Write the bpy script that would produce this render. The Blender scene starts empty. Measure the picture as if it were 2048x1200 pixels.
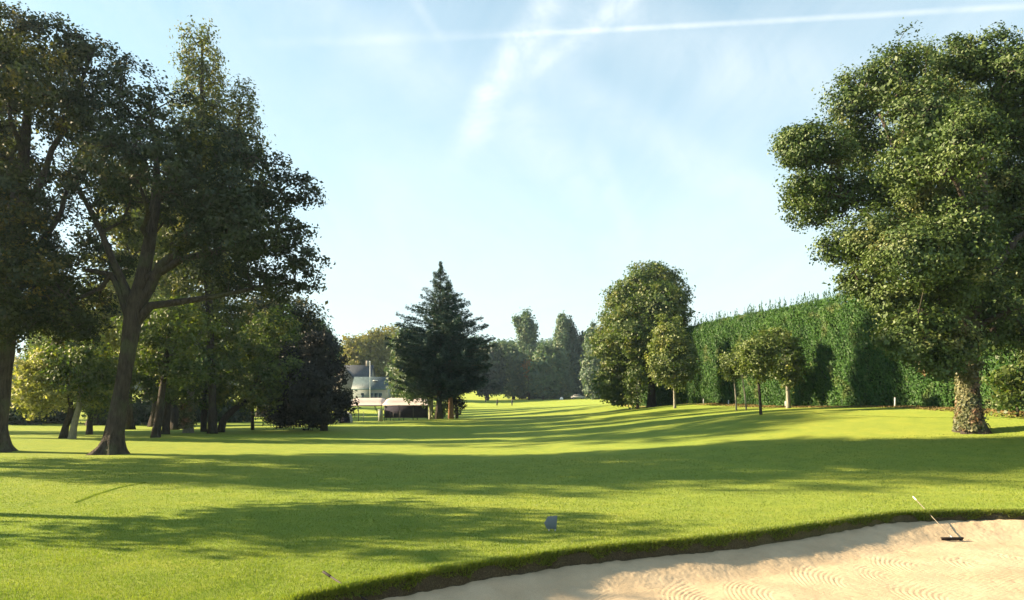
import bpy, math, random
import numpy as np
from mathutils import Vector
R = np.random.RandomState(7)
F, CX, HY, CH = 1500.0, 1024.0, 785.0, 3.0     # focal length (px at 2048), horizon row, camera height
col = bpy.context.scene.collection
SUN_EL, SUN_AZ = math.radians(22.5), math.radians(8.5)   # light falls towards +x, slightly towards -y

def P(px, py, d): return np.array([(px-CX)/F*d, d, CH+(HY-py)/F*d])
def sstep(t): t = np.clip(t, 0, 1); return t*t*(3-2*t)

# ------------------------------------------------------------------ noise helpers
def vnoise(x, y, seed=0):
    x = np.asarray(x, float); y = np.asarray(y, float)
    xi = np.floor(x).astype(np.int64); yi = np.floor(y).astype(np.int64)
    fx = x-xi; fy = y-yi; fx = fx*fx*(3-2*fx); fy = fy*fy*(3-2*fy)
    def h(a, b):
        n = (a*374761393 + b*668265263 + seed*974634777) & 0x7fffffff
        n = ((n ^ (n >> 13))*1274126177) & 0x7fffffff
        return ((n ^ (n >> 16)) & 0xffff)/65535.0
    return (h(xi, yi)*(1-fx)+h(xi+1, yi)*fx)*(1-fy)+(h(xi, yi+1)*(1-fx)+h(xi+1, yi+1)*fx)*fy - .5

# ------------------------------------------------------------------ terrain
ctrl = [(-15,5,.15),(15,5,.15),(-20,12,.05),(-10,12,.02),(0,12,0),(-4,10,0),(8,14,0),(12.5,19,0),(0,20,0),(-12,20,0),(12,24,.1),(20,20,.3),
 (-12,30,0),(0,30,0),(10,30,.3),(16,33,.85),(0,45,0),(3,45,.2),(9,45,.75),(5,60,.35),(13,58,1.25),(4,80,.3),(-20,36,.05),(-26,36,.1),(-40,36,.3),(-40,20,.2),
 (-31.5,47,.02),(-26,54,.01),(-17.5,62,-.02),(-6.2,75,0),(-26,75,-.4),(-40,65,-.4),(-44,85,-.7),(-15.3,94,-.6),(-8,85,0),
 (-30,140,.2),(-37,170,.4),(-36,185,1.3),(11,90,.8),(0,95,.0),(-6,125,-.2),
 (27,36,2.0),(23,51,2.05),(18.3,73,2.0),(14,93,1.6),(36,45,2.3),(30,75,2.3),(25,100,2.1),(20.9,34,1.19),(14.9,45,1.71),
 (25,25,.8),(30,30,1.6),(-4,190,-.42),(0,240,.76),(12.8,200,.6),(-8,150,-.1),(7,140,.6),(-14,320,4.6),(-6,340,5.2),(-40,340,5),
 (35,300,4),(-100,300,3),(-200,200,1),(200,300,5),(100,150,3.5),(80,40,3),(-120,60,.5)]
ctrl = np.array(ctrl, float)
def _U(r2): return np.where(r2 > 1e-12, r2*np.log(np.maximum(r2, 1e-12)), 0)*.5
_n = len(ctrl)
_S = 50.0
_cx = ctrl[:, :2]/_S
_K = _U(((_cx[:, None]-_cx[None])**2).sum(-1)) + np.eye(_n)*.002
_Pm = np.c_[np.ones(_n), _cx]
_A = np.block([[_K, _Pm], [_Pm.T, np.zeros((3, 3))]])
_w = np.linalg.solve(_A, np.r_[ctrl[:, 2], 0, 0, 0])
def tps(x, y):
    x = np.clip(np.atleast_1d(x).astype(float), -260, 260)/_S; y = np.clip(np.atleast_1d(y).astype(float), -5, 370)/_S
    out = np.empty(x.shape); xf = x.ravel(); yf = y.ravel(); o = out.ravel()
    for i in range(0, len(xf), 40000):
        a = xf[i:i+40000]; b = yf[i:i+40000]
        r2 = (a[:, None]-_cx[None, :, 0])**2+(b[:, None]-_cx[None, :, 1])**2
        o[i:i+40000] = _U(r2)@_w[:_n]+_w[_n]+_w[_n+1]*a+_w[_n+2]*b
    z = o.reshape(x.shape)
    return z + .05*vnoise(x*_S*.12, y*_S*.12, 3) + .02*vnoise(x*_S*.5, y*_S*.5, 4)

lip_in = [(-3.05,10.8),(-1.9,11.9),(-.2,13.15),(1.68,14.25),(3.76,15.05),(6.3,16.4),(8.5,17.8),(10.1,18.4),(12.5,18.5),(16,17.8),(19.5,15.5),(20.5,11),
          (18,5.5),(10,2.5),(2,3.2),(-3,5.6),(-4.9,8.4),(-4.2,9.8)]
def catmull(p, n=14):
    p = np.array(p, float); out = []
    for i in range(len(p)):
        a, b, c, d = p[i-1], p[i], p[(i+1) % len(p)], p[(i+2) % len(p)]
        for t in np.linspace(0, 1, n, endpoint=False):
            out.append(.5*((2*b)+(-a+c)*t+(2*a-5*b+4*c-d)*t*t+(-a+3*b-3*c+d)*t**3))
    return np.array(out)
LIP = catmull(lip_in)
def bunker_s(x, y):
    """signed distance to the bunker lip, positive inside"""
    x = np.atleast_1d(x).astype(float); y = np.atleast_1d(y).astype(float)
    out = np.full(x.shape, -50.0)
    m = (x > -8) & (x < 24) & (y > -1) & (y < 22)
    a = x[m]; b = y[m]; res = np.empty(a.shape)
    A = LIP; B = np.roll(LIP, -1, 0); D = B-A; L2 = (D**2).sum(1)
    for i in range(0, len(a), 15000):
        p = np.c_[a[i:i+15000], b[i:i+15000]]
        v = p[:, None]-A[None]; t = np.clip((v*D[None]).sum(-1)/L2, 0, 1)
        dd = np.sqrt(((v-t[..., None]*D[None])**2).sum(-1)).min(1)
        cr = ((A[None, :, 1] > p[:, 1:2]) != (B[None, :, 1] > p[:, 1:2])) & (p[:, 0:1] < (B-A)[None, :, 0]*(p[:, 1:2]-A[None, :, 1])/(np.where(D[:, 1] == 0, 1e-9, D[:, 1]))[None]+A[None, :, 0])
        ins = cr.sum(1) % 2 == 1
        res[i:i+15000] = np.where(ins, dd, -dd)
    out[m] = res + .09*vnoise(a*1.3, b*1.3, 11) + .045*vnoise(a*5, b*5, 12) + .02*vnoise(a*17, b*17, 13)
    return out
def ground_z(x, y, bunker=True):
    z = tps(x, y)
    if bunker:
        s = bunker_s(x, y)
        z = z + .05*np.exp(-(s/.5)**2)*(s < 0) + .05*np.exp(-(s/.2)**2)*(s >= 0)
        z = z - sstep((s+.02)/.2)*.9
    return z
def sand_z(x, y, s):
    far = sstep((x-6)/4)
    return tps(x, y) - (.20-.07*far) + .04*vnoise(x*.9, y*.9, 18) + .03*vnoise(x*6, y*6, 19)*np.exp(-(s/.35)**2) - (.30)*sstep(s/1.2) + .02*vnoise(x*1.7, y*1.7, 8)
def gz(x, y): return float(ground_z(np.array([x]), np.array([y]))[0])

# ------------------------------------------------------------------ mesh helpers
def mesh_np(name, V, faces=None, quads=None, tris=None, mats=(), smooth=False, attr=None, parent=None, link=True):
    me = bpy.data.meshes.new(name)
    V = np.asarray(V, np.float32).reshape(-1, 3)
    if faces is not None:
        loops = np.array([i for f in faces for i in f], np.int32); tot = np.array([len(f) for f in faces], np.int32)
    elif quads is not None:
        q = np.asarray(quads, np.int32).reshape(-1, 4); loops = q.ravel(); tot = np.full(len(q), 4, np.int32)
    else:
        q = np.asarray(tris, np.int32).reshape(-1, 3); loops = q.ravel(); tot = np.full(len(q), 3, np.int32)
    st = np.r_[0, np.cumsum(tot)[:-1]].astype(np.int32)
    me.vertices.add(len(V)); me.vertices.foreach_set('co', V.ravel())
    me.loops.add(len(loops)); me.loops.foreach_set('vertex_index', loops)
    me.polygons.add(len(tot)); me.polygons.foreach_set('loop_start', st); me.polygons.foreach_set('loop_total', tot)
    if smooth: me.polygons.foreach_set('use_smooth', np.ones(len(tot), bool))
    me.update(calc_edges=True)
    if attr:
        for k, a in attr.items():
            at = me.attributes.new(k, 'FLOAT', 'FACE'); at.data.foreach_set('value', np.asarray(a, np.float32))
    for m in mats: me.materials.append(m)
    o = bpy.data.objects.new(name, me)
    if link: col.objects.link(o)
    if parent is not None: o.parent = parent
    return o
def tag(o, label=None, cat=None, group=None, kind=None):
    if label: o['label'] = label
    if cat: o['category'] = cat
    if group: o['group'] = group
    if kind: o['kind'] = kind
    return o
def empty(name, loc, label, cat, group=None, rz=0):
    o = bpy.data.objects.new(name, None); col.objects.link(o); o.location = tuple(loc); o.rotation_euler.z = rz
    o.empty_display_size = .3
    return tag(o, label, cat, group)
def copy_thing(root, loc, rz, scale, label, group=None):
    r = root.copy(); col.objects.link(r); r.location = tuple(loc); r.rotation_euler.z = rz
    r.scale = scale if hasattr(scale, '__len__') else (scale,)*3
    r['label'] = label
    if group: r['group'] = group
    for ch in list(root.children):
        c = ch.copy(); col.objects.link(c); c.parent = r
        for g in list(ch.children):
            k = g.copy(); col.objects.link(k); k.parent = c
    return r

class MB:
    """collects simple solids for one mesh"""
    def __init__(s): s.v = []; s.f = []
    def add(s, v, f):
        o = len(s.v); s.v += [tuple(p) for p in v]; s.f += [tuple(i+o for i in q) for q in f]; return s
    def box(s, c, h, rz=0, tilt=None):
        c = np.array(c, float); vs = []
        for k in range(8):
            p = np.array([(k & 1)*2-1, (k >> 1 & 1)*2-1, (k >> 2 & 1)*2-1])*np.array(h)
            ca, sa = math.cos(rz), math.sin(rz)
            vs.append(c+np.array([p[0]*ca-p[1]*sa, p[0]*sa+p[1]*ca, p[2]]))
        return s.add(vs, [(0,2,3,1),(4,5,7,6),(0,1,5,4),(2,6,7,3),(0,4,6,2),(1,3,7,5)])
    def tube(s, pts, rad, n=8, cap=True):
        V, Fc = loft(pts, rad, n, cap=cap); return s.add(V, Fc)
    def prism(s, poly, axis_from, axis_to):
        """poly: list of 3D points; extruded by vector axis_to-axis_from"""
        d = np.array(axis_to, float)-np.array(axis_from, float); n = len(poly)
        vs = [np.array(p, float) for p in poly]+[np.array(p, float)+d for p in poly]
        return s.add(vs, [tuple(range(n))[::-1], tuple(range(n, 2*n))]+[(i, (i+1) % n, n+(i+1) % n, n+i) for i in range(n)])
    def build(s, name, mat, parent=None, smooth=False, loc=None):
        V = np.array(s.v, float)
        if loc is not None: V = V-np.array(loc)
        return mesh_np(name, V, faces=s.f, mats=[mat], parent=parent, smooth=smooth)
def loft(pts, rad, n=8, lobes=None, cap=True, jitter=0, rs=None):
    pts = np.array(pts, float); m = len(pts); rad = np.broadcast_to(rad, (m,)) if np.ndim(rad) < 2 else rad
    T = np.gradient(pts, axis=0) if m > 2 else np.repeat((pts[1]-pts[0])[None], m, 0)
    T /= np.maximum(np.linalg.norm(T, axis=1, keepdims=True), 1e-9)
    ref = np.array([0, 1, 0.]) if abs(T[0][1]) < .9 else np.array([1., 0, 0])
    V = []; ang = np.linspace(0, 2*math.pi, n, endpoint=False)
    for i in range(m):
        u = ref-T[i]*ref.dot(T[i]); u /= max(np.linalg.norm(u), 1e-9); w = np.cross(T[i], u)
        rr = np.full(n, rad[i]) if lobes is None else rad[i]*(1+lobes(i, ang))
        if jitter: rr = rr*(1+jitter*(rs.rand(n)-.5))
        V.append(pts[i]+rr[:, None]*(np.cos(ang)[:, None]*u+np.sin(ang)[:, None]*w))
    V = np.concatenate(V); Fc = []
    for i in range(m-1):
        for k in range(n):
            a = i*n+k; b = i*n+(k+1) % n
            Fc.append((a, b, b+n, a+n))
    if cap: Fc.append(tuple(range(n))[::-1]); Fc.append(tuple(range((m-1)*n, m*n)))
    return V, Fc

# ------------------------------------------------------------------ materials
def nmat(name):
    m = bpy.data.materials.new(name); m.use_nodes = True; nt = m.node_tree
    for n in list(nt.nodes): nt.nodes.remove(n)
    return m, nt, nt.nodes, nt.links
def N(nt, t, **kw):
    n = nt.nodes.new(t)
    for k, v in kw.items():
        if k.startswith('i_'): n.inputs[k[2:].replace('_', ' ')].default_value = v
        elif k.startswith('n'): n.inputs[int(k[1:])].default_value = v
        else: setattr(n, k, v)
    return n
def ramp(nt, stops, interp='LINEAR'):
    n = nt.nodes.new('ShaderNodeValToRGB'); cr = n.color_ramp; cr.interpolation = interp
    cr.elements[0].position = stops[0][0]; cr.elements[0].color = (*stops[0][1], 1)
    cr.elements[1].position = stops[-1][0]; cr.elements[1].color = (*stops[-1][1], 1)
    for p, c in stops[1:-1]:
        e = cr.elements.new(p); e.color = (*c, 1)
    return n
def mix(nt, fac, a, b, blend='MIX'):
    n = nt.nodes.new('ShaderNodeMix'); n.data_type = 'RGBA'; n.blend_type = blend
    for s, v in (('Factor', fac), ('A', a), ('B', b)):
        i = [x for x in n.inputs if x.name == s and (x.type == 'VALUE' if s == 'Factor' else x.type == 'RGBA')][0]
        if hasattr(v, 'links') or isinstance(v, bpy.types.NodeSocket): nt.links.new(v, i)
        else: i.default_value = v if s == 'Factor' else (*v, 1)
    return [x for x in n.outputs if x.type == 'RGBA'][0]
def leaf_mat(name, cols, yellow=None, yel_amt=.0, trans=.38, gloss=.03, scale=.35):
    """cols: colours from dark to light of the leaves themselves"""
    m, nt, ns, ln = nmat(name)
    tc = N(nt, 'ShaderNodeTexCoord'); no = N(nt, 'ShaderNodeTexNoise', i_Scale=scale, i_Detail=3.0)
    ln.new(tc.outputs['Object'], no.inputs['Vector'])
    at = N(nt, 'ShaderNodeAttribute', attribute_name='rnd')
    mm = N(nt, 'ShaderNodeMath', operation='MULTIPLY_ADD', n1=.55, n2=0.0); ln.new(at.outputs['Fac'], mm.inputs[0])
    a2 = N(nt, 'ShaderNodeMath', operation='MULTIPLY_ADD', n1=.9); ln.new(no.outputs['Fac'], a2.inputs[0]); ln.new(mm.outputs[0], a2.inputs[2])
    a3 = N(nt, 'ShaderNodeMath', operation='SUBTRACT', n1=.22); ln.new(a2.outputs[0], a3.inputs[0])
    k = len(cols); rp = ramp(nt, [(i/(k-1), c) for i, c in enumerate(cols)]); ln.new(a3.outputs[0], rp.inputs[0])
    c = rp.outputs[0]
    if yellow:
        n2 = N(nt, 'ShaderNodeTexNoise', i_Scale=scale*1.6, i_Detail=2.0)
        mp = N(nt, 'ShaderNodeMapping'); mp.inputs['Location'].default_value = (13, 5, 9); ln.new(tc.outputs['Object'], mp.inputs[0]); ln.new(mp.outputs[0], n2.inputs['Vector'])
        rr = N(nt, 'ShaderNodeMapRange'); rr.inputs[1].default_value = .62-yel_amt*.3; rr.inputs[2].default_value = .72-yel_amt*.2; ln.new(n2.outputs['Fac'], rr.inputs[0])
        m2 = N(nt, 'ShaderNodeMath', operation='MULTIPLY'); ln.new(rr.outputs[0], m2.inputs[0]); ln.new(at.outputs['Fac'], m2.inputs[1])
        c = mix(nt, m2.outputs[0], c, yellow)
    df = N(nt, 'ShaderNodeBsdfDiffuse'); tr = N(nt, 'ShaderNodeBsdfTranslucent'); gl = N(nt, 'ShaderNodeBsdfGlossy', i_Roughness=.55)
    gl.inputs[0].default_value = (.9, .9, .9, 1)
    tcl = mix(nt, 1.0, c, (1.1, 1.25, .55), 'MULTIPLY')
    ln.new(c, df.inputs[0]); ln.new(tcl, tr.inputs[0])
    x1 = N(nt, 'ShaderNodeMixShader', n0=trans); ln.new(df.outputs[0], x1.inputs[1]); ln.new(tr.outputs[0], x1.inputs[2])
    x2 = N(nt, 'ShaderNodeMixShader', n0=gloss); ln.new(x1.outputs[0], x2.inputs[1]); ln.new(gl.outputs[0], x2.inputs[2])
    out = N(nt, 'ShaderNodeOutputMaterial'); ln.new(x2.outputs[0], out.inputs[0])
    return m
def solid(name, c, rough=.7, noise=.15, scale=6, metal=0, bump=0, spec=.3):
    m, nt, ns, ln = nmat(name)
    tc = N(nt, 'ShaderNodeTexCoord'); no = N(nt, 'ShaderNodeTexNoise', i_Scale=scale, i_Detail=5.0); ln.new(tc.outputs['Object'], no.inputs['Vector'])
    rp = ramp(nt, [(.3, tuple(x*(1-noise) for x in c)), (.7, tuple(min(1, x*(1+noise)) for x in c))]); ln.new(no.outputs['Fac'], rp.inputs[0])
    b = N(nt, 'ShaderNodeBsdfPrincipled'); b.inputs['Roughness'].default_value = rough; b.inputs['Metallic'].default_value = metal
    b.inputs['Specular IOR Level'].default_value = spec
    ln.new(rp.outputs[0], b.inputs['Base Color'])
    if bump:
        bp = N(nt, 'ShaderNodeBump', i_Strength=1.0, i_Distance=bump); ln.new(no.outputs['Fac'], bp.inputs['Height']); ln.new(bp.outputs[0], b.inputs['Normal'])
    out = N(nt, 'ShaderNodeOutputMaterial'); ln.new(b.outputs[0], out.inputs[0])
    return m
def bark_mat(name, c1, c2, moss=.3, s=1.0):
    m, nt, ns, ln = nmat(name)
    tc = N(nt, 'ShaderNodeTexCoord'); mp = N(nt, 'ShaderNodeMapping'); mp.inputs['Scale'].default_value = (3*s, 3*s, .7*s); ln.new(tc.outputs['Object'], mp.inputs[0])
    vo = N(nt, 'ShaderNodeTexVoronoi', i_Scale=4.0, feature='DISTANCE_TO_EDGE'); ln.new(mp.outputs[0], vo.inputs['Vector'])
    no = N(nt, 'ShaderNodeTexNoise', i_Scale=3.0, i_Detail=7.0, i_Roughness=.65); ln.new(mp.outputs[0], no.inputs['Vector'])
    n2 = N(nt, 'ShaderNodeTexNoise', i_Scale=1.1, i_Detail=4.0); ln.new(tc.outputs['Object'], n2.inputs['Vector'])
    rp = ramp(nt, [(.25, c1), (.7, c2)]); ln.new(no.outputs['Fac'], rp.inputs[0])
    r2 = ramp(nt, [(.52, (0, 0, 0)), (.66, (moss,)*3)]); ln.new(n2.outputs['Fac'], r2.inputs[0])
    c = mix(nt, r2.outputs[0], rp.outputs[0], (.09, .11, .05))
    hh = N(nt, 'ShaderNodeMath', operation='ADD'); ln.new(vo.outputs['Distance'], hh.inputs[0]); ln.new(no.outputs['Fac'], hh.inputs[1])
    bp = N(nt, 'ShaderNodeBump', i_Strength=1.0, i_Distance=.07); ln.new(hh.outputs[0], bp.inputs['Height'])
    b = N(nt, 'ShaderNodeBsdfPrincipled'); b.inputs['Roughness'].default_value = .9; b.inputs['Specular IOR Level'].default_value = .15
    ln.new(c, b.inputs['Base Color']); ln.new(bp.outputs[0], b.inputs['Normal'])
    out = N(nt, 'ShaderNodeOutputMaterial'); ln.new(b.outputs[0], out.inputs[0])
    return m

M = {}
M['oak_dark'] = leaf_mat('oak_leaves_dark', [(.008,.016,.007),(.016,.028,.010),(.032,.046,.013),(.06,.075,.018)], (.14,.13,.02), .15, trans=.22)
M['oak_gold'] = leaf_mat('oak_leaves_turning', [(.010,.018,.007),(.022,.032,.01),(.045,.055,.014),(.10,.09,.02)], (.28,.19,.02), .25, trans=.25)
M['oak_right'] = leaf_mat('oak_leaves_green', [(.016,.036,.010),(.042,.076,.017),(.086,.128,.027),(.15,.19,.045)], (.2,.19,.06), .15, trans=.16, gloss=.03)
M['ivy'] = leaf_mat('ivy_leaves', [(.03,.05,.02),(.075,.09,.032),(.16,.155,.065),(.27,.24,.13)], (.28,.13,.08), .3, trans=.2, scale=.9, gloss=.04)
M['poplar'] = leaf_mat('poplar_leaves', [(.035,.048,.012),(.06,.076,.018),(.10,.115,.024),(.15,.155,.035)], (.3,.25,.05), .4, trans=.35)
M['maple'] = leaf_mat('maple_leaves', [(.028,.052,.012),(.06,.096,.02),(.11,.15,.03),(.19,.22,.045)], (.26,.24,.03), .3, trans=.4)
M['yellow'] = leaf_mat('yellowing_leaves', [(.12,.14,.04),(.22,.23,.07),(.36,.34,.11),(.48,.44,.17)], (.5,.45,.19), .4, trans=.4)
M['yew'] = leaf_mat('dark_evergreen_leaves', [(.007,.009,.008),(.012,.014,.011),(.02,.022,.015),(.032,.034,.022)], None, 0, trans=.1)
M['cedar'] = leaf_mat('cedar_needles', [(.014,.032,.022),(.026,.052,.034),(.042,.076,.048),(.07,.11,.065)], None, 0, trans=.15)
M['larch'] = leaf_mat('soft_conifer_needles', [(.035,.068,.045),(.06,.10,.06),(.09,.135,.07),(.13,.17,.08)], (.2,.2,.06), .3, trans=.3)
M['hedge'] = leaf_mat('cypress_sprays', [(.012,.036,.008),(.024,.07,.013),(.045,.11,.018),(.08,.15,.028)], (.13,.15,.05), .12, trans=.24, scale=.5, gloss=.015)
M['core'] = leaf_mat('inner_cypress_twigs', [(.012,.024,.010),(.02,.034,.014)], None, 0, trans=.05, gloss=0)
M['hazel'] = leaf_mat('young_tree_leaves', [(.026,.052,.012),(.055,.09,.019),(.098,.142,.028),(.15,.19,.05)], (.22,.2,.05), .3, trans=.35)
M['darkleaf'] = leaf_mat('far_shrub_leaves', [(.014,.026,.018),(.024,.042,.026),(.04,.065,.034),(.06,.085,.04)], None, 0, trans=.2)
M['farleaf'] = leaf_mat('far_wood_leaves', [(.03,.062,.04),(.055,.10,.055),(.09,.145,.065),(.14,.18,.06)], (.2,.18,.05), .2, trans=.3)
M['fargold'] = leaf_mat('far_turning_leaves', [(.06,.07,.02),(.11,.115,.03),(.19,.175,.04),(.28,.24,.06)], (.34,.26,.05), .5, trans=.35, scale=.2)
M['orange'] = leaf_mat('orange_leaves', [(.2,.1,.03),(.32,.16,.04),(.42,.22,.06)], None, 0, trans=.4)
M['young'] = leaf_mat('young_leaves', [(.045,.07,.018),(.08,.118,.026),(.14,.175,.036),(.22,.24,.07)], (.3,.28,.06), .3, trans=.3)
M['bark'] = bark_mat('oak_bark', (.018,.014,.013), (.085,.068,.055), .4)
M['bark2'] = bark_mat('smooth_bark', (.022,.018,.016), (.07,.058,.048), .3, 1.6)
M['bark_pale'] = bark_mat('pale_bark', (.16,.15,.12), (.32,.30,.24), .3, 1.6)
M['bark_red'] = bark_mat('reddish_pine_bark', (.12,.06,.035), (.32,.18,.1), .05, 1.4)

# ------------------------------------------------------------------ foliage cards
def cards(pos, nrm, L, W, rs, direc=None, fold=0.0):
    """diamond shaped leaf faces"""
    n = len(pos)
    nrm = nrm/np.maximum(np.linalg.norm(nrm, axis=1, keepdims=True), 1e-9)
    t = rs.randn(n, 3) if direc is None else direc
    t = t-nrm*(t*nrm).sum(1, keepdims=True); t /= np.maximum(np.linalg.norm(t, axis=1, keepdims=True), 1e-9)
    b = np.cross(nrm, t)
    L = np.broadcast_to(L, (n,))[:, None]; W = np.broadcast_to(W, (n,))[:, None]
    V = np.stack([pos-t*L*.5, pos+b*W*.5-t*L*.05+nrm*W*.12, pos+t*L*.5, pos-b*W*.5-t*L*.05+nrm*W*.12], 1)
    return V.reshape(-1, 3), np.arange(n*4).reshape(-1, 4)

def grow(trunk, trad, limbs, clumps, rs, tip=.022, maxseg=.9, expo=2.35):
    pos = [np.array(p, float) for p in trunk]; par = [-1]+list(range(len(trunk)-1)); fr = list(trad)
    nt0 = len(trunk)
    for pts, r0, r1 in limbs:
        pts = [np.array(p, float) for p in pts]
        A = np.array(pos); j = int(np.argmin(np.linalg.norm(A-pts[0], axis=1)))
        prev = j
        for k, p in enumerate(pts[1:], 1):
            a = pos[prev]; L = np.linalg.norm(p-a); m = max(1, int(L/1.0))
            for q in range(1, m+1):
                f = q/m; x = a+(p-a)*f+(rs.randn(3)*.10*L/m if q < m else 0)
                pos.append(x); par.append(prev); prev = len(pos)-1
                g = (k-1+f)/(len(pts)-1); fr.append(r0+(r1-r0)*g**.8)
    A = np.array(pos); cl = np.array(clumps)
    dmin = np.array([np.linalg.norm(A[max(0, nt0//2):]-c, axis=1).min() for c in cl]) if len(cl) else []
    n = len(pos); cap = n+len(cl)*8
    X = np.zeros((cap, 3)); X[:n] = A; path = np.zeros(cap)
    for i in range(1, n): path[i] = path[par[i]]+np.linalg.norm(X[i]-X[par[i]])
    lo = max(1, int(nt0*.45))
    ok = np.zeros(cap, bool); ok[lo:n] = True
    for ci in np.argsort(dmin):
        c = cl[ci]; d = np.linalg.norm(X[:n]-c, axis=1)
        up = np.maximum(0, X[:n, 2]-c[2])*.25
        cost = np.where(ok[:n], d+.06*path[:n]+up, 1e9); j = int(np.argmin(cost))
        a = X[j].copy(); L = np.linalg.norm(c-a); m = min(7, max(1, int(L/maxseg))); prev = j
        bend = rs.randn(3)*.10*L; bend[2] += .10*L
        for q in range(1, m+1):
            f = q/m; x = a+(c-a)*f+bend*4*f*(1-f)*.5
            X[n] = x; par.append(prev); fr.append(0); ok[n] = True; path[n] = path[prev]+L/m; prev = n; n += 1
    acc = np.zeros(n)
    hasch = np.zeros(n, bool)
    for i in range(n-1, 0, -1):
        if acc[i] == 0: acc[i] = tip**expo
        acc[par[i]] += acc[i]
    rad = acc**(1/expo)
    fr = np.array(fr[:n]); rad = np.where(fr > 0, fr, rad)
    for i in range(1, n):
        if fr[i] == 0: rad[i] = min(rad[i], max(rad[par[i]]*.85, tip*.6))
    return X[:n], np.array(par), rad, nt0
def branch_mesh(X, par, rad, start, sides=5):
    idx = np.arange(start, len(X)); a = X[par[idx]]; b = X[idx]; ra = np.minimum(rad[par[idx]], rad[idx]*1.35); rb = rad[idx]
    d = b-a; L = np.linalg.norm(d, axis=1, keepdims=True); d = d/np.maximum(L, 1e-6)
    b = b+d*rb[:, None]*.5
    ref = np.where(np.abs(d[:, 1:2]) < .9, np.array([[0, 1., 0]]), np.array([[1., 0, 0]]))
    u = np.cross(d, ref); u /= np.maximum(np.linalg.norm(u, axis=1, keepdims=True), 1e-9); w = np.cross(d, u)
    an = np.linspace(0, 2*math.pi, sides, endpoint=False); c = np.cos(an)[None, :, None]; s = np.sin(an)[None, :, None]
    ring = c*u[:, None]+s*w[:, None]
    V = np.concatenate([a[:, None]+ring*ra[:, None, None], b[:, None]+ring*rb[:, None, None]], 1)
    base = np.arange(len(idx))[:, None]*2*sides; k = np.arange(sides)[None]; k2 = (k+1) % sides
    Q = np.stack([base+k, base+k2, base+sides+k2, base+sides+k], -1)
    return V.reshape(-1, 3), Q.reshape(-1, 4)

def trunk_loft(pts, rad, rs, sides=18, flare=1.0, sub=5):
    pts = np.array(pts, float); rad = np.array(rad, float)
    t = np.arange(len(pts)); tt = np.linspace(0, len(pts)-1, (len(pts)-1)*sub+1)
    P2 = np.stack([np.interp(tt, t, pts[:, k]) for k in range(3)], 1); R2 = np.interp(tt, t, rad)
    for _ in range(2):
        P2[1:-1] = (P2[:-2]+2*P2[1:-1]+P2[2:])/4
    h = P2[:, 2]-P2[0, 2]; ph = rs.rand(4)*6.28
    def lobes(i, ang):
        f = flare*.28*np.exp(-h[i]/.5)
        return f*np.sin(5*ang+ph[0])+f*.5*np.sin(3*ang+ph[1])+.05*np.sin(4*ang+ph[2]+h[i]*.7)+.035*np.sin(9*ang+ph[3]-h[i]*1.3)+.03*(rs.rand(len(ang))-.5)
    return loft(P2, R2, sides, lobes=lobes, cap=True)

def sample_lobes(lobes, per_m2, rs, shell=.6, gap=.0):
    """lobes: (centre, radii[3]) in world units -> clump centres + outward normals"""
    C = []; O = []
    cs = np.array([l[0] for l in lobes]); rr = np.array([l[1] for l in lobes])
    for i, (c, r) in enumerate(lobes):
        area = 4*math.pi*((r[0]*r[1])**1.6/3+(r[0]*r[2])**1.6/3+(r[1]*r[2])**1.6/3)**(1/1.6)
        n = max(4, int(area*per_m2)); v = rs.randn(n, 3); v /= np.linalg.norm(v, axis=1, keepdims=True)
        f = shell+(1-shell)*rs.rand(n)**.7
        f *= 1+.09*np.maximum(0, rs.randn(n))
        f *= 1+.2*vnoise(v[:, 0]*3+c[0], v[:, 2]*3+v[:, 1]*2.3+c[2], 5)*2
        p = c+v*r*f[:, None]
        q = np.linalg.norm((p[:, None]-cs[None])/rr[None], axis=2); q[:, i] = 9
        keep = (q.min(1) > .62) | (rs.rand(n) < .25)
        if gap: keep &= (vnoise(p[:, 0]*.7, p[:, 2]*.7+p[:, 1]*.4, 21) > -.5+gap*.6) | (rs.rand(n) < .25)
        C.append(p[keep]); O.append((v/r)[keep])
    C = np.concatenate(C); O = np.concatenate(O); O /= np.linalg.norm(O, axis=1, keepdims=True)
    return C, O

def leaf_cloud(C, O, per, cr, size, rs, asp=.62, up=.45, flat=.65, outw=1.15):
    n = len(C)*per
    ci = np.repeat(np.arange(len(C)), per)
    off = rs.randn(n, 3)*.48; k = np.linalg.norm(off, axis=1, keepdims=True); off *= np.minimum(1, 1.25/np.maximum(k, 1e-6)); off[:, 2] *= flat
    cs = cr*(.65+.7*rs.rand(len(C)))
    pos = C[ci]+off*cs[ci][:, None]
    nrm = rs.randn(n, 3)*.75+O[ci]*outw+np.array([0, 0, up])
    L = size*(.65+.7*rs.rand(n)); V, Q = cards(pos, nrm, L, L*asp, rs)
    crnd = rs.rand(len(C)); rnd = np.clip(.55*rs.rand(n)+.45*crnd[ci], 0, 1)
    return V, Q, rnd

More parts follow.
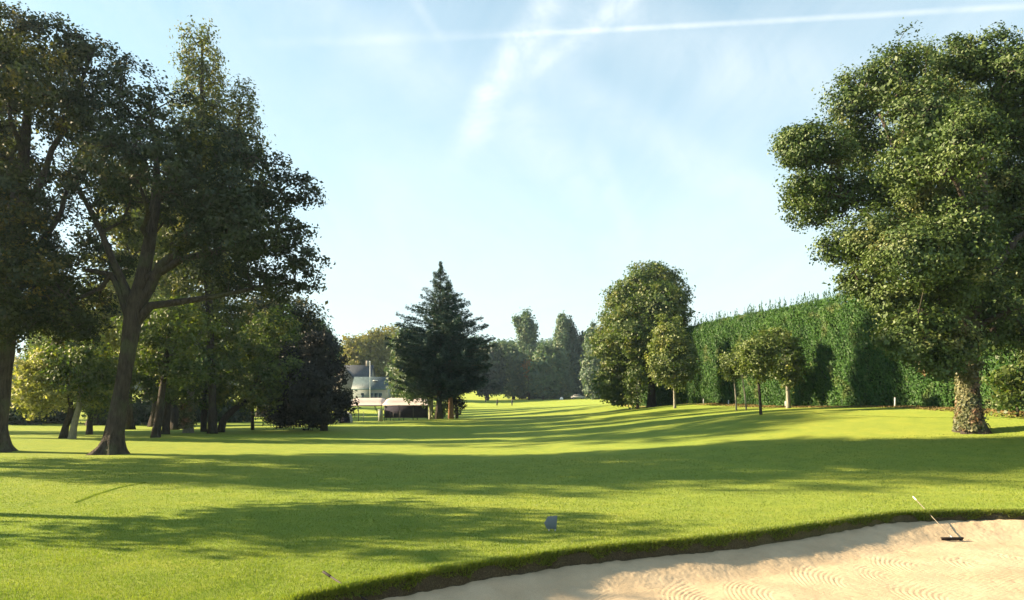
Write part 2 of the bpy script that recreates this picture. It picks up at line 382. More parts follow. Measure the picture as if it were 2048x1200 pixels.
def broadleaf(name, label, cat, d, trunk, lobes, leaf, bark, limbs=(), per_m2=.9, per=70, cr=.8, size=.2, seed=1, group=None, gap=.0,
              flare=1.0, tip=.022, shell=.55, zmin=None, depth=1.0, sides=16, up=.5, flat=.65, fill=.35):
    """everything measured in photograph pixels at distance d (m): real positions and sizes follow from that distance"""
    rs = np.random.RandomState(seed); sc = d/F
    base = P(trunk[0][0], trunk[0][1], d); base[2] = gz(base[0], base[1])
    tp = [base+np.array([0, 0, -.15])]+[P(t[0], t[1], d+(t[3] if len(t) > 3 else 0)) for t in trunk[1:]]; tr = [t[2]*sc for t in trunk]
    L = [(P(l[0], l[1], d+(l[4] if len(l) > 4 else 0)), np.array([l[2]*sc, (l[2]+l[3])*.5*sc*depth, l[3]*sc])) for l in lobes]
    C, O = sample_lobes(L, per_m2, rs, shell, gap)
    if zmin is not None: k = C[:, 2] > base[2]+zmin; C, O = C[k], O[k]
    lm = [([P(q[0], q[1], d+(q[2] if len(q) > 2 else 0)) for q in pts], r0*sc, r1*sc) for pts, r0, r1 in limbs]
    # only a part of the clumps needs its own branch
    X, par, rad, n0 = grow(tp, tr, lm, C, rs, tip=tip)
    root = empty(name, base, label, cat, group)
    V1, F1 = trunk_loft(tp, tr, rs, sides, flare); V2, Q2 = branch_mesh(X, par, rad, n0)
    faces = list(F1)+[tuple(q) for q in (Q2+len(V1)).tolist()]
    mesh_np('trunk', np.concatenate([V1, V2])-base, faces=faces, mats=[bark], smooth=True, parent=root)
    V, Q, rnd = leaf_cloud(C, O, per, cr, size, rs, up=up, flat=flat)
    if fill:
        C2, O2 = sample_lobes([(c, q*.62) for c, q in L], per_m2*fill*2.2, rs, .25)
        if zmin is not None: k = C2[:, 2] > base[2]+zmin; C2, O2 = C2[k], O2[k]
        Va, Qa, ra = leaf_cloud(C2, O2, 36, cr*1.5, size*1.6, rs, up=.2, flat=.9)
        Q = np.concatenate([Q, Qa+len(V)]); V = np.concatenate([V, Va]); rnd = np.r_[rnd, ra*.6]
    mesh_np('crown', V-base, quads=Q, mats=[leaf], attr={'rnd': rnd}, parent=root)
    return root

def conifer(name, label, d, px, ybase, ytop, halfw, leaf, bark, seed=1, tiers=34, nb=6, trunk_r=6, group=None, clear=.12, droop=.12, size=.35,
            lift=.25, per=26, prof=None, rightw=None, cat='conifer', topjit=0, spray=.55, yvar=0):
    rs = np.random.RandomState(seed); sc = d/F
    base = P(px, ybase, d); base[2] = gz(base[0], base[1]); top = P(px+topjit, ytop, d); H = top[2]-base[2]; hw = halfw*sc
    root = empty(name, base, label, cat, group)
    if prof is None: prof = lambda h: (1-h)**.85*min(1, .55+h*3)
    pos = []; nrm = []; dirs = []; sz = []; mb_a = []; mb_b = []; ra = []
    for ti in range(tiers):
        h = clear+(1-clear)*(ti+.5*rs.rand())/tiers; z = h*H
        Lr = hw*prof(h)
        k = max(3, int(nb*(.6+.6*(1-h))))
        for q in range(k):
            az = rs.rand()*2*math.pi; L = Lr*(.58+.58*rs.rand()**.8)
            if rightw and math.cos(az) > 0: L *= 1+(rightw-1)*math.cos(az)
            dv = np.array([math.cos(az), math.sin(az), 0]); side = np.array([-dv[1], dv[0], 0])
            m = max(3, int(L/.45)); prev = np.array([topjit*sc*h, 0, z-.03*L])
            zj = rs.randn()*.15
            for s in range(1, m+1):
                f = s/m
                zz = z+zj+L*(lift*f-droop*f*f*2+ (.10*f**3))
                p = dv*L*f+np.array([topjit*sc*h, 0, zz])+side*rs.randn()*.05*L*f
                mb_a.append(prev); mb_b.append(p); ra.append(max(.012, trunk_r*sc*.16*(1-f)*(1-h*.6)))
                wsp = spray*(.35+L*.22)*math.sin(math.pi*min(1, .12+.88*f)**.8) if f < 1 else spray*.25
                cnt = max(2, int(per*(.4+f)*(.5+.5*min(1, L/3))))
                lat = rs.randn(cnt)*wsp*.55; al = rs.rand(cnt)
                pp = prev+(p-prev)*al[:, None]+side*lat[:, None]; pp[:, 2] += -np.abs(lat)*.12+rs.randn(cnt)*.12+.03
                pos.append(pp)
                dd = dv+side*np.sign(lat)[:, None]*(.5+.5*rs.rand(cnt))[:, None]; dd = dd+rs.randn(cnt, 3)*.25; dd[:, 2] += .12
                dirs.append(dd); nn = rs.randn(cnt, 3)*.45+np.array([0, 0, .8])+dv*.25; nrm.append(nn)
                sz.append(np.full(cnt, size*(.6+.5*(1-h)))*(.7+.6*rs.rand(cnt)))
                prev = p
    # leader tuft
    cnt = 40; pp = np.c_[rs.randn(cnt)*.06+topjit*sc, rs.randn(cnt)*.06, H*(1-.06*rs.rand(cnt))]; pos.append(pp); dirs.append(rs.randn(cnt, 3)*.2+np.array([0, 0, .8])); nrm.append(rs.randn(cnt, 3)); sz.append(np.full(cnt, size*.6))
    pos = np.concatenate(pos); nrm = np.concatenate(nrm); dirs = np.concatenate(dirs); sz = np.concatenate(sz)
    V, Q = cards(pos, nrm, sz, sz*.30, rs, direc=dirs)
    rnd = np.clip(rs.rand(len(pos))*.7+.15, 0, 1)
    tz = np.linspace(-.1, H*.97, 10); tr = trunk_r*sc*(1-tz/H*.93); tr[0] *= 1.35
    V1, F1 = loft(np.c_[topjit*sc*tz/H, 0*tz, tz], np.maximum(tr, .02), 10)
    A = np.array(mb_a); B = np.array(mb_b); X = np.concatenate([A, B]); n = len(A)
    par = np.r_[np.zeros(n, int), np.arange(n)]; rr = np.r_[np.array(ra), np.array(ra)*.85]
    V2, Q2 = branch_mesh(X, par, rr, n, 4)
    mesh_np('trunk', np.concatenate([V1, V2]), faces=list(F1)+[tuple(q) for q in (Q2+len(V1)).tolist()], mats=[bark], smooth=True, parent=root)
    mesh_np('crown', V, quads=Q, mats=[leaf], attr={'rnd': rnd}, parent=root)
    return root

exec_parts = True
# ------------------------------------------------------------------ GROUND
def ground_material():
    m, nt, ns, ln = nmat('mown_grass')
    tc = N(nt, 'ShaderNodeTexCoord'); geo = N(nt, 'ShaderNodeNewGeometry')
    big = N(nt, 'ShaderNodeTexNoise', i_Scale=.09, i_Detail=3.0); ln.new(tc.outputs['Object'], big.inputs['Vector'])
    mid = N(nt, 'ShaderNodeTexNoise', i_Scale=1.1, i_Detail=5.0, i_Roughness=.6); ln.new(tc.outputs['Object'], mid.inputs['Vector'])
    fin = N(nt, 'ShaderNodeTexNoise', i_Scale=38.0, i_Detail=3.0, i_Roughness=.7); ln.new(tc.outputs['Object'], fin.inputs['Vector'])
    c1 = ramp(nt, [(.28, (.065,.115,.011)), (.5, (.105,.15,.014)), (.74, (.165,.185,.018))]); ln.new(mid.outputs['Fac'], c1.inputs[0])
    c2 = ramp(nt, [(.35, (.82,.98,.85)), (.65, (1.15,1.03,1.0))]); ln.new(big.outputs['Fac'], c2.inputs[0])
    c = mix(nt, 1.0, c1.outputs[0], c2.outputs[0], 'MULTIPLY')
    c3 = ramp(nt, [(.25, (.55,.6,.5)), (.75, (1.4,1.35,1.5))]); ln.new(fin.outputs['Fac'], c3.inputs[0])
    c = mix(nt, .8, c, c3.outputs[0], 'MULTIPLY')
    # bare earth strip along the hedge foot
    sx = N(nt, 'ShaderNodeSeparateXYZ'); ln.new(geo.outputs['Position'], sx.inputs[0])
    ax = N(nt, 'ShaderNodeMath', operation='MULTIPLY_ADD', n1=.2136, n2=-33.9); ln.new(sx.outputs['Y'], ax.inputs[0])
    ad = N(nt, 'ShaderNodeMath', operation='ADD'); ln.new(ax.outputs[0], ad.inputs[0]); ln.new(sx.outputs['X'], ad.inputs[1])
    nz = N(nt, 'ShaderNodeMath', operation='MULTIPLY_ADD', n1=1.6); ln.new(mid.outputs['Fac'], nz.inputs[0]); ln.new(ad.outputs[0], nz.inputs[2])
    mr = N(nt, 'ShaderNodeMapRange'); mr.inputs[1].default_value = -.35; mr.inputs[2].default_value = .05; ln.new(nz.outputs[0], mr.inputs[0])
    lim = N(nt, 'ShaderNodeMapRange'); lim.inputs[1].default_value = 100; lim.inputs[2].default_value = 92; ln.new(sx.outputs['Y'], lim.inputs[0])
    mu = N(nt, 'ShaderNodeMath', operation='MULTIPLY'); ln.new(mr.outputs[0], mu.inputs[0]); ln.new(lim.outputs[0], mu.inputs[1])
    c = mix(nt, mu.outputs[0], c, (.19,.14,.06))
    # soil where the turf is cut down steeply
    sn = N(nt, 'ShaderNodeSeparateXYZ'); ln.new(geo.outputs['True Normal'], sn.inputs[0])
    ms = N(nt, 'ShaderNodeMapRange'); ms.inputs[1].default_value = .93; ms.inputs[2].default_value = .82; ln.new(sn.outputs['Z'], ms.inputs[0])
    sl = ramp(nt, [(.3, (.012,.009,.008)), (.55, (.05,.038,.026)), (.75, (.13,.105,.065))]); ln.new(fin.outputs['Fac'], sl.inputs[0])
    c = mix(nt, ms.outputs[0], c, sl.outputs[0])
    b = N(nt, 'ShaderNodeBsdfPrincipled'); b.inputs['Roughness'].default_value = .85; b.inputs['Specular IOR Level'].default_value = .12
    b.inputs['Sheen Weight'].default_value = .25; b.inputs['Sheen Roughness'].default_value = .5; b.inputs['Sheen Tint'].default_value = (.8,.9,.2,1)
    ln.new(c, b.inputs['Base Color'])
    hh = N(nt, 'ShaderNodeMath', operation='MULTIPLY_ADD', n1=.35); ln.new(mid.outputs['Fac'], hh.inputs[0]); ln.new(fin.outputs['Fac'], hh.inputs[2])
    bp = N(nt, 'ShaderNodeBump', i_Strength=.8, i_Distance=.03); ln.new(hh.outputs[0], bp.inputs['Height']); ln.new(bp.outputs[0], b.inputs['Normal'])
    out = N(nt, 'ShaderNodeOutputMaterial'); ln.new(b.outputs[0], out.inputs[0])
    return m
M['grass'] = ground_material()
def axis(segs):
    out = [segs[0][0]]
    for a, b, st in segs: out += list(np.linspace(a, b, max(2, int(round((b-a)/st))+1))[1:])
    return np.array(out)
gx = axis([(-900,-260,160),(-260,-60,10),(-60,-6,1.0),(-6,-3.6,.2),(-3.6,13.5,.075),(13.5,22,.25),(22,60,1.0),(60,260,10),(260,900,160)])
gy = axis([(-60,0,10),(0,9.6,.4),(9.6,19.2,.075),(19.2,24,.3),(24,100,1.0),(100,380,5),(380,1400,170)])
GX, GY = np.meshgrid(gx, gy, indexing='xy'); gzv = ground_z(GX.ravel(), GY.ravel())
nx, ny = len(gx), len(gy); I = np.arange(nx*ny).reshape(ny, nx)
Q = np.stack([I[:-1, :-1], I[:-1, 1:], I[1:, 1:], I[1:, :-1]], -1).reshape(-1, 4)
tag(mesh_np('ground', np.c_[GX.ravel(), GY.ravel(), gzv], quads=Q, mats=[M['grass']], smooth=True), 'rolling mown golf course grass', 'ground', kind='structure')

# ------------------------------------------------------------------ SAND
def sand_material():
    m, nt, ns, ln = nmat('bunker_sand')
    tc = N(nt, 'ShaderNodeTexCoord')
    a = N(nt, 'ShaderNodeTexNoise', i_Scale=1.3, i_Detail=5.0); ln.new(tc.outputs['Object'], a.inputs['Vector'])
    f = N(nt, 'ShaderNodeTexNoise', i_Scale=60.0, i_Detail=4.0, i_Roughness=.8); ln.new(tc.outputs['Object'], f.inputs['Vector'])
    c1 = ramp(nt, [(.3, (.42,.322,.21)), (.7, (.51,.40,.27))]); ln.new(a.outputs['Fac'], c1.inputs[0])
    c2 = ramp(nt, [(.25, (.7,.68,.66)), (.7, (1.12,1.12,1.12))]); ln.new(f.outputs['Fac'], c2.inputs[0])
    c = mix(nt, .8, c1.outputs[0], c2.outputs[0], 'MULTIPLY')
    b = N(nt, 'ShaderNodeBsdfPrincipled'); b.inputs['Roughness'].default_value = .95; b.inputs['Specular IOR Level'].default_value = .1; ln.new(c, b.inputs['Base Color'])
    bp = N(nt, 'ShaderNodeBump', i_Strength=.7, i_Distance=.012); ln.new(f.outputs['Fac'], bp.inputs['Height']); ln.new(bp.outputs[0], b.inputs['Normal'])
    out = N(nt, 'ShaderNodeOutputMaterial'); ln.new(b.outputs[0], out.inputs[0])
    return m
M['sand'] = sand_material()
def sand_mesh():
    xs = axis([(-5.2,-3,.15),(-3,13.4,.021),(13.4,21.3,.2)]); ys = axis([(2,9.7,.2),(9.7,18.9,.021),(18.9,19.4,.1)])
    XX, YY = np.meshgrid(xs, ys); x = XX.ravel(); y = YY.ravel(); s = bunker_s(x, y); z = sand_z(x, y, s)
    amp = sstep((s-.7)/.6)
    # rake marks: bundles of concentric arcs, each drawn from its own standing point
    rs = np.random.RandomState(3); g = np.zeros_like(x)
    arcs = []
    for c0 in [(3.6,12.2,1.25),(4.75,12.6,1.15),(6.35,13.4,1.25),(7.3,13.9,.8),(8.35,14.4,1.15),(9.3,14.7,.7),(2.2,11.5,1.2),(10.6,15.0,.7),(5.6,11.3,1.1),(7.6,12.2,1.2),(11.9,14.6,.8),(.9,10.9,1.0)]:
        arcs.append(c0)
    for (ax_, ay_, ar) in arcs:
        dx = x-ax_-.10*vnoise(x*1.2, y*1.2, 30); dy = (y-ay_)*rs.uniform(.5, .62); r = np.sqrt(dx*dx+dy*dy); th = np.arctan2(dy, dx)
        c = rs.uniform(2.35, 2.75); wd = rs.uniform(.75, 1.0)
        da = np.abs((th-c+np.pi) % (2*np.pi)-np.pi)
        mk = sstep((wd-da)/.35)*sstep((r-ar*.22)/.12)*sstep((ar-r)/.15)*sstep((vnoise(x*1.7+ax_*7, y*1.7, 77)+.38)/.3)
        prof = .5+.5*np.cos(r*2*np.pi/.078+rs.rand()*6+1.5*vnoise(x*1.5, y*1.5, int(ax_*10)))
        g = g*(1-mk)-mk*.011*prof**2.0*(.6+.8*(vnoise(x*6, y*6, 91)+.5))
    z = z+g*amp - amp*(1-np.minimum(1, -g*150))*.0045*(.5+.5*np.cos(s*2*np.pi/.085+4*vnoise(x*.5, y*.5, 55)))**2*sstep((vnoise(x*.8, y*.8, 56)+.3)/.2)
    # long straight drags, pits and lumps
    z += amp*.006*vnoise(x*9, y*9, 41)+amp*.012*vnoise(x*2.0, y*2.0, 42)+.006*vnoise(x*22, y*22, 43)
    for k in range(45):
        a, b = rs.uniform(-1, 13), rs.uniform(10, 17.6); rr = rs.uniform(.03, .08)
        z -= np.exp(-(((x-a)/rr)**2+((y-b)/rr)**2))*.010*(s > .6)
    for (a, b, r, c, w) in [(8.6,15.9,.8,-.7,.5),(9.9,15.9,.45,0,.6),(10.9,15.6,.4,-2.4,1.0)]:
        dx = x-a; dy = (y-b)*1.2; q = np.sqrt(dx*dx+dy*dy); th = np.arctan2(dy, dx); da = np.abs((th-c+np.pi) % (2*np.pi)-np.pi)
        z -= np.exp(-((q-r)/.03)**2)*.012*sstep((w-da)/.2)
    I = np.arange(len(x)).reshape(len(ys), len(xs)); Q = np.stack([I[:-1, :-1], I[:-1, 1:], I[1:, 1:], I[1:, :-1]], -1).reshape(-1, 4)
    k = s[Q].max(1) > -.12; Q = Q[k]
    used = np.unique(Q); mp = np.zeros(len(x), np.int64); mp[used] = np.arange(len(used))
    return mesh_np('sand', np.c_[x, y, z][used], quads=mp[Q], mats=[M['sand']], smooth=True)
tag(sand_mesh(), 'raked pale sand of the bunker', 'sand', kind='structure')

# ------------------------------------------------------------------ GRASS BLADES (near lawn, bunker lip, seams)
def blades():
    rs = np.random.RandomState(5)
    def scatter(n, fn): return fn(n)
    # near lawn, density falling with distance
    n = 430000
    inv = 1/10.2-(1/10.2-1/34.0)*rs.rand(n); Y = 1/inv; ra_ = (rs.rand(n)*2-1)*1.05; kp = rs.rand(n) < sstep((1.05-np.abs(ra_))/.3); ra_, Y = ra_[kp], Y[kp]; X = Y*ra_
    s = bunker_s(X, Y); k = s < .0; X, Y, s = X[k], Y[k], s[k]
    hgt = (.022+.02*rs.rand(len(X)))*(1+.5*np.exp(-(s/.35)**2)); hgt *= 1+.8*np.maximum(0, vnoise(X*.9, Y*.9, 60)); wd = .0045*(Y/12)**.9*(1+.4*rs.rand(len(X)))
    # lip fringe
    m = 110000; j = rs.randint(0, 14*12, m); t = rs.rand(m)[:, None]; A = LIP[j]*(1-t)+LIP[(j+1) % len(LIP)]*t
    off = rs.randn(m, 2)*.10; X2 = A[:, 0]+off[:, 0]; Y2 = A[:, 1]+off[:, 1]; s2 = bunker_s(X2, Y2); k = (s2 < .02+.05*vnoise(X2*3, Y2*3, 88)) & (s2 > -.3); X2, Y2, s2 = X2[k], Y2[k], s2[k]
    h2 = .045+.06*rs.rand(len(X2))
    # raised seams in the turf
    seams = [[(150,1006),(190,990),(240,975),(292,965)],[(1560,879),(1650,892),(1800,900),(2060,910)]]
    XS, YS = [], []
    for sm in seams:
        g = []
        for (px, py) in sm:
            dd = 4500/(py-785)
            for _ in range(6):
                x0 = (px-CX)/F*dd; dd = (CH-float(tps(x0, dd)[0]))*F/(py-HY)
            g.append(((px-CX)/F*dd, dd))
        g = np.array(g); tt = rs.rand(2500)*(len(g)-1); XS.append(np.interp(tt, np.arange(len(g)), g[:, 0])+rs.randn(2500)*.03); YS.append(np.interp(tt, np.arange(len(g)), g[:, 1])+rs.randn(2500)*.03)
    X3 = np.concatenate(XS); Y3 = np.concatenate(YS); h3 = .022+.02*rs.rand(len(X3))
    X = np.r_[X, X2, X3]; Y = np.r_[Y, Y2, Y3]; H = np.r_[hgt, h2, h3]; W = np.r_[wd, .008+.006*rs.rand(len(X2)), .008+0*X3]
    Z = ground_z(X, Y)-.004; n = len(X)
    az = rs.rand(n)*6.283; lean = rs.rand(n)*.6; la = rs.rand(n)*6.283
    lx = np.cos(la)*lean*H; ly = np.sin(la)*lean*H
    # blades at the very edge bend over into the bunker
    e = slice(len(hgt), len(hgt)+len(X2)); g_ = np.maximum(0, 1-np.abs(s2-.02)/.07)*rs.rand(len(X2)); lx[e] += .05*g_; ly[e] -= .08*g_
    V = np.stack([np.c_[X-np.cos(az)*W, Y-np.sin(az)*W, Z], np.c_[X+np.cos(az)*W, Y+np.sin(az)*W, Z], np.c_[X+lx, Y+ly, Z+H*np.r_[np.ones(len(hgt)), 1-1.5*g_, np.ones(len(X3))]]], 1).reshape(-1, 3)
    rnd = rs.rand(n); rnd[len(hgt)+len(X2):] *= .5
    o = mesh_np('grass', V, tris=np.arange(3*n).reshape(-1, 3), mats=[M['blade']], attr={'rnd': rnd})
    tag(o, 'short grass blades of the lawn and the bunker lip', 'grass', kind='stuff')
M['blade'] = leaf_mat('grass_blades', [(.07,.12,.010),(.115,.165,.014),(.185,.22,.022),(.29,.30,.05)], None, 0, trans=.45, gloss=.03, scale=.8)
blades()

# ------------------------------------------------------------------ BIG TREES
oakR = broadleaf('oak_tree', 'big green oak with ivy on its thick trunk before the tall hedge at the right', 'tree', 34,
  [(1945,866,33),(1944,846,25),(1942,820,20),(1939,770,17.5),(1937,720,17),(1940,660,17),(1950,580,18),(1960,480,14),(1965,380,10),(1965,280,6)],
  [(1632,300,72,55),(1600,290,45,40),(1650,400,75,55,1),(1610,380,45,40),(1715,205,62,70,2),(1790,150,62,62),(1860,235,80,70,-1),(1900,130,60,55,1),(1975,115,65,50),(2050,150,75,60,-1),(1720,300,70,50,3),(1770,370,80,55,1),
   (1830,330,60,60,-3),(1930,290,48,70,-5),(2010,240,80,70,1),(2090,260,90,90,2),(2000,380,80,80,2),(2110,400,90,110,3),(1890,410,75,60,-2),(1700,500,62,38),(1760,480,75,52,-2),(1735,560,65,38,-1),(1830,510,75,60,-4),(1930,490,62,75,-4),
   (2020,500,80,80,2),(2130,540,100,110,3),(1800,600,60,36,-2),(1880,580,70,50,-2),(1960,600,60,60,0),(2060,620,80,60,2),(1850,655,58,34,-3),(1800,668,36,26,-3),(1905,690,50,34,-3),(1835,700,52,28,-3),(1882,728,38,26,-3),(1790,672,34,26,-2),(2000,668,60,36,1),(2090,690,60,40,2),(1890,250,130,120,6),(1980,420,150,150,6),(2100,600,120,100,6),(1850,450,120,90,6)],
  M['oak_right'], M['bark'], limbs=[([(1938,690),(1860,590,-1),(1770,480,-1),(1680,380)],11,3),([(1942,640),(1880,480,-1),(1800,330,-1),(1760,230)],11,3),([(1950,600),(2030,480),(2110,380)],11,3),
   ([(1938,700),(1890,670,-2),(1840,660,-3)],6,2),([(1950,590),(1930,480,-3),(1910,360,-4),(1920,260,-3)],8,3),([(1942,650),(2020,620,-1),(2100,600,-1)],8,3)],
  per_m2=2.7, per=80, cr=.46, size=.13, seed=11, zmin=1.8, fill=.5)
def ivy_on(root, d, rng, n, seed, rad, leaf=None, side=0, spread=.12, size=.13):
    rs = np.random.RandomState(seed); b = np.array(root.location)
    t = rs.rand(n); y = np.interp(t, np.linspace(0, 1, len(rng)), [r[1] for r in rng]); x = np.interp(t, np.linspace(0, 1, len(rng)), [r[0] for r in rng])
    r = np.interp(t, np.linspace(0, 1, len(rng)), [r[2] for r in rng])*d/F
    az = math.pi+rs.randn(n)*.85+side
    c = np.stack([(x-CX)/F*d, np.full(n, d), CH+(HY-y)/F*d], 1); o = np.stack([np.cos(az), np.sin(az), 0*az], 1)
    pos = c+o*(r*1.02+np.abs(rs.randn(n))*spread*np.interp(t, [0, .5, 1], [.5, .6, 1.6]))[:, None]-b
    L = size*(.6+.7*rs.rand(n)); V, Q = cards(pos, o+rs.randn(n, 3)*.5+np.array([0, 0, .2]), L, L*.85, rs)
    return mesh_np('ivy', V, quads=Q, mats=[leaf or M['ivy']], attr={'rnd': rs.rand(n)}, parent=root)
ivy_on(oakR, 34, [(1944,860,31),(1942,820,24),(1938,770,20),(1937,730,19),(1937,700,19)], 4200, 4, 0, side=.2, spread=.06)
# burst of ivy where the lowest boughs leave the trunk
def ivy_burst():
    rs = np.random.RandomState(9); b = np.array(oakR.location)
    L = [(P(1880,728,33.0), np.array([.8,.8,.45])), (P(1850,700,33.0), np.array([.9,.8,.35])), (P(1935,735,33.0), np.array([.5,.4,.5]))]
    C, O = sample_lobes(L, 5, rs, .5); V, Q, rnd = leaf_cloud(C, O, 45, .32, .14, rs, asp=.85)
    mesh_np('ivy', V-b, quads=Q, mats=[M['ivy']], attr={'rnd': rnd}, parent=oakR)
ivy_burst()

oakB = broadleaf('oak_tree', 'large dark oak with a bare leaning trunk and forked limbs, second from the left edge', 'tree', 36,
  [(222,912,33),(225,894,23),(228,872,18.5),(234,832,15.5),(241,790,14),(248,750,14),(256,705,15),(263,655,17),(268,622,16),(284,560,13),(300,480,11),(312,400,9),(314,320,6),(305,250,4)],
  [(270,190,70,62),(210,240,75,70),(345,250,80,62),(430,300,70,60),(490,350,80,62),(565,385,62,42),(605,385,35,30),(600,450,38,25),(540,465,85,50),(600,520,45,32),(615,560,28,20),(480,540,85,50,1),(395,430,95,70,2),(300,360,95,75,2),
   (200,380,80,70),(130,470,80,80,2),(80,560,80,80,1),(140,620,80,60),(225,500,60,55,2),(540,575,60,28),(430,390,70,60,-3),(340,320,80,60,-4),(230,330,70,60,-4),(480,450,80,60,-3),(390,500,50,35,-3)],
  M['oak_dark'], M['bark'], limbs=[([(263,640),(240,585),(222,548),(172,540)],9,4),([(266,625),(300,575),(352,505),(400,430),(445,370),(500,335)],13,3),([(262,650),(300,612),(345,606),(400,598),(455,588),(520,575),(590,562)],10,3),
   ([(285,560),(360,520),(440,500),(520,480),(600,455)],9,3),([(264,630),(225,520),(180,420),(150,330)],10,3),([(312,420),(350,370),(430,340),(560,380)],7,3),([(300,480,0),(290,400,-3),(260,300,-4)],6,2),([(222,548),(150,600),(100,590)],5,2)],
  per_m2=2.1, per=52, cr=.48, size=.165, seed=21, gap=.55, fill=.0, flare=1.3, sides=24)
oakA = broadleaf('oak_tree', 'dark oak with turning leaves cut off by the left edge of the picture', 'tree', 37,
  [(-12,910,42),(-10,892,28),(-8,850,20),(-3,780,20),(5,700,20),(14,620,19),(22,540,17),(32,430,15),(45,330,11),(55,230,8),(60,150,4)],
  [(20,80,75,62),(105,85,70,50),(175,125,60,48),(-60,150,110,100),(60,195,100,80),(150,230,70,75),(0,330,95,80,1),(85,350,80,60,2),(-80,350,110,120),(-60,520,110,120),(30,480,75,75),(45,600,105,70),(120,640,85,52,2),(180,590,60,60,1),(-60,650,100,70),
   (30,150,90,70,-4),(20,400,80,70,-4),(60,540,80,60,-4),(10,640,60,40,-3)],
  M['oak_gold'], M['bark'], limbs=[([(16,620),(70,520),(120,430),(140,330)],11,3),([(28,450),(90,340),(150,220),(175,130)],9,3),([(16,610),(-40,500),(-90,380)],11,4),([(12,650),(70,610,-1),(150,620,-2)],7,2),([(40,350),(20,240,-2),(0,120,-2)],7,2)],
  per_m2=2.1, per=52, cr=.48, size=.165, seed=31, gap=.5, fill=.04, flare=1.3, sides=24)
poplarC = broadleaf('poplar_tree', 'tall pale green poplar spire rising behind the large dark oak', 'tree', 55,
  [(425,866,9),(425,800,7.5),(422,700,7),(418,600,7),(412,500,7),(408,400,8),(405,300,6),(404,200,4),(404,80,2)],
  [(404,110,34,62),(402,175,42,70),(398,250,52,80),(446,250,42,70),(486,215,22,52),(490,275,32,60),(440,350,62,85),(490,370,42,80),(390,370,55,90),(430,480,80,100),(480,470,50,80),(425,590,75,80),(375,480,50,80)],
  M['poplar'], M['bark2'], limbs=[([(415,560),(450,450),(475,330),(486,210)],7,2)], per_m2=1.1, per=46, cr=.6, size=.22, seed=41, flat=1.3, zmin=4, fill=0)

# trees of the left grove
def small(name, label, d, tr, lobes, leaf, seed, bark='bark2', cat='tree', group=None, per_m2=1.6, per=36, cr=.52, size=.2, tip=.010, **kw):
    tr = [(t[0], t[1], t[2]*.72)+tuple(t[3:]) for t in tr]; kw.setdefault('flare', .5); kw.setdefault('fill', .3 if leaf in ('yew', 'hazel', 'darkleaf') else .1)
    return broadleaf(name, label, cat, d, tr, lobes, M[leaf], M[bark], per_m2=per_m2, per=per, cr=cr, size=size, seed=seed, group=group, tip=tip, **kw)
GG = 'trees of the left grove'
small('maple_tree', 'cream yellow leaved tree at far left behind the lawn crest', 49, [(126,874,12),(132,850,8),(142,825,7),(140,790,6),(130,750,4)], [(80,780,58,45),(55,745,38,38),(130,790,50,32),(60,815,32,26),(110,740,50,40)], 'yellow', 51, group=GG)
small('maple_tree', 'yellow green tree with a pale leaning trunk between the two left oaks', 48.5, [(144,873,11),(148,850,8),(158,815,7),(162,770,6),(160,720,4)], [(160,740,55,45),(195,785,45,35),(130,720,45,40),(190,720,40,40)], 'maple', 52, group=GG, bark='bark_pale')
small('maple_tree', 'small green tree half hidden left of the leaning oak trunk', 54, [(178,870,9),(180,840,7),(182,800,6),(185,740,4)], [(190,800,50,34),(215,760,45,38),(180,760,40,40)], 'maple', 53, group=GG)
small('maple_tree', 'leafy green tree with a dark leaning trunk right of the bare oak trunk', 50, [(311,872,13),(315,845,10),(322,800,8.5),(330,740,7.5),(335,690,6),(340,640,3)], [(335,700,62,45),(300,660,52,42),(375,655,58,40),(345,625,50,30),(290,715,42,36),(360,745,50,32)], 'maple', 54, group=GG)
small('maple_tree', 'green tree whose trunk stands close behind the dark leaning one', 54, [(331,864,11),(334,830,9),(338,780,8),(345,720,6),(350,680,3)], [(300,770,48,32),(350,780,48,34),(285,740,35,28),(395,735,42,40)], 'maple', 55, group=GG)
small('maple_tree', 'yellowish sunlit tree seen between the forks of the dark oak', 66, [(350,857,12),(350,800,10),(345,740,9),(335,680,7),(320,620,5),(300,560,3)], [(260,590,55,50),(210,600,45,45),(310,640,55,45),(255,660,55,45),(205,665,35,40)], 'yellow', 56, group=GG, cr=.95, size=.26)
ivyE = small('ivy_clad_tree', 'thick pale ivy clad trunk in the middle of the left grove', 56, [(376,859,15),(378,830,11),(380,790,10),(385,740,9),(395,690,7),(405,640,4)], [(420,680,70,52),(385,640,55,42),(455,640,58,42),(430,730,55,36)], 'maple', 57, group=GG, bark='bark_pale')
ivy_on(ivyE, 56, [(376,856,14),(378,830,12),(380,800,12)], 1800, 8, 0, side=1.2, size=.16)
small('maple_tree', 'tree with a straight dark trunk just right of the ivy clad one', 58, [(407,860,9),(408,835,8),(410,790,7),(420,740,5)], [(400,780,50,32),(455,760,50,34),(430,800,42,24)], 'maple', 58, group=GG)
small('maple_tree', 'slim dark trunked tree left of the forked leaning trunk', 59, [(427,860,8),(429,835,7),(432,800,6),(445,740,4)], [(500,700,55,42),(470,730,45,34)], 'maple', 59, group=GG)
small('maple_tree', 'tree with a low trunk leaning hard to the right in the grove', 57, [(441,860,11),(446,840,9),(462,824,8),(484,806,7),(505,780,6),(520,740,4)], [(520,780,50,32),(555,745,52,40),(495,800,40,22),(540,800,30,20)], 'maple', 60, group=GG, flare=.6)
small('maple_tree', 'thin stemmed tree at the right end of the left grove', 61, [(505,857,5),(505,830,4),(507,780,4),(515,720,3)], [(520,690,52,46),(560,690,45,42),(545,650,48,38)], 'maple', 61, group=GG)
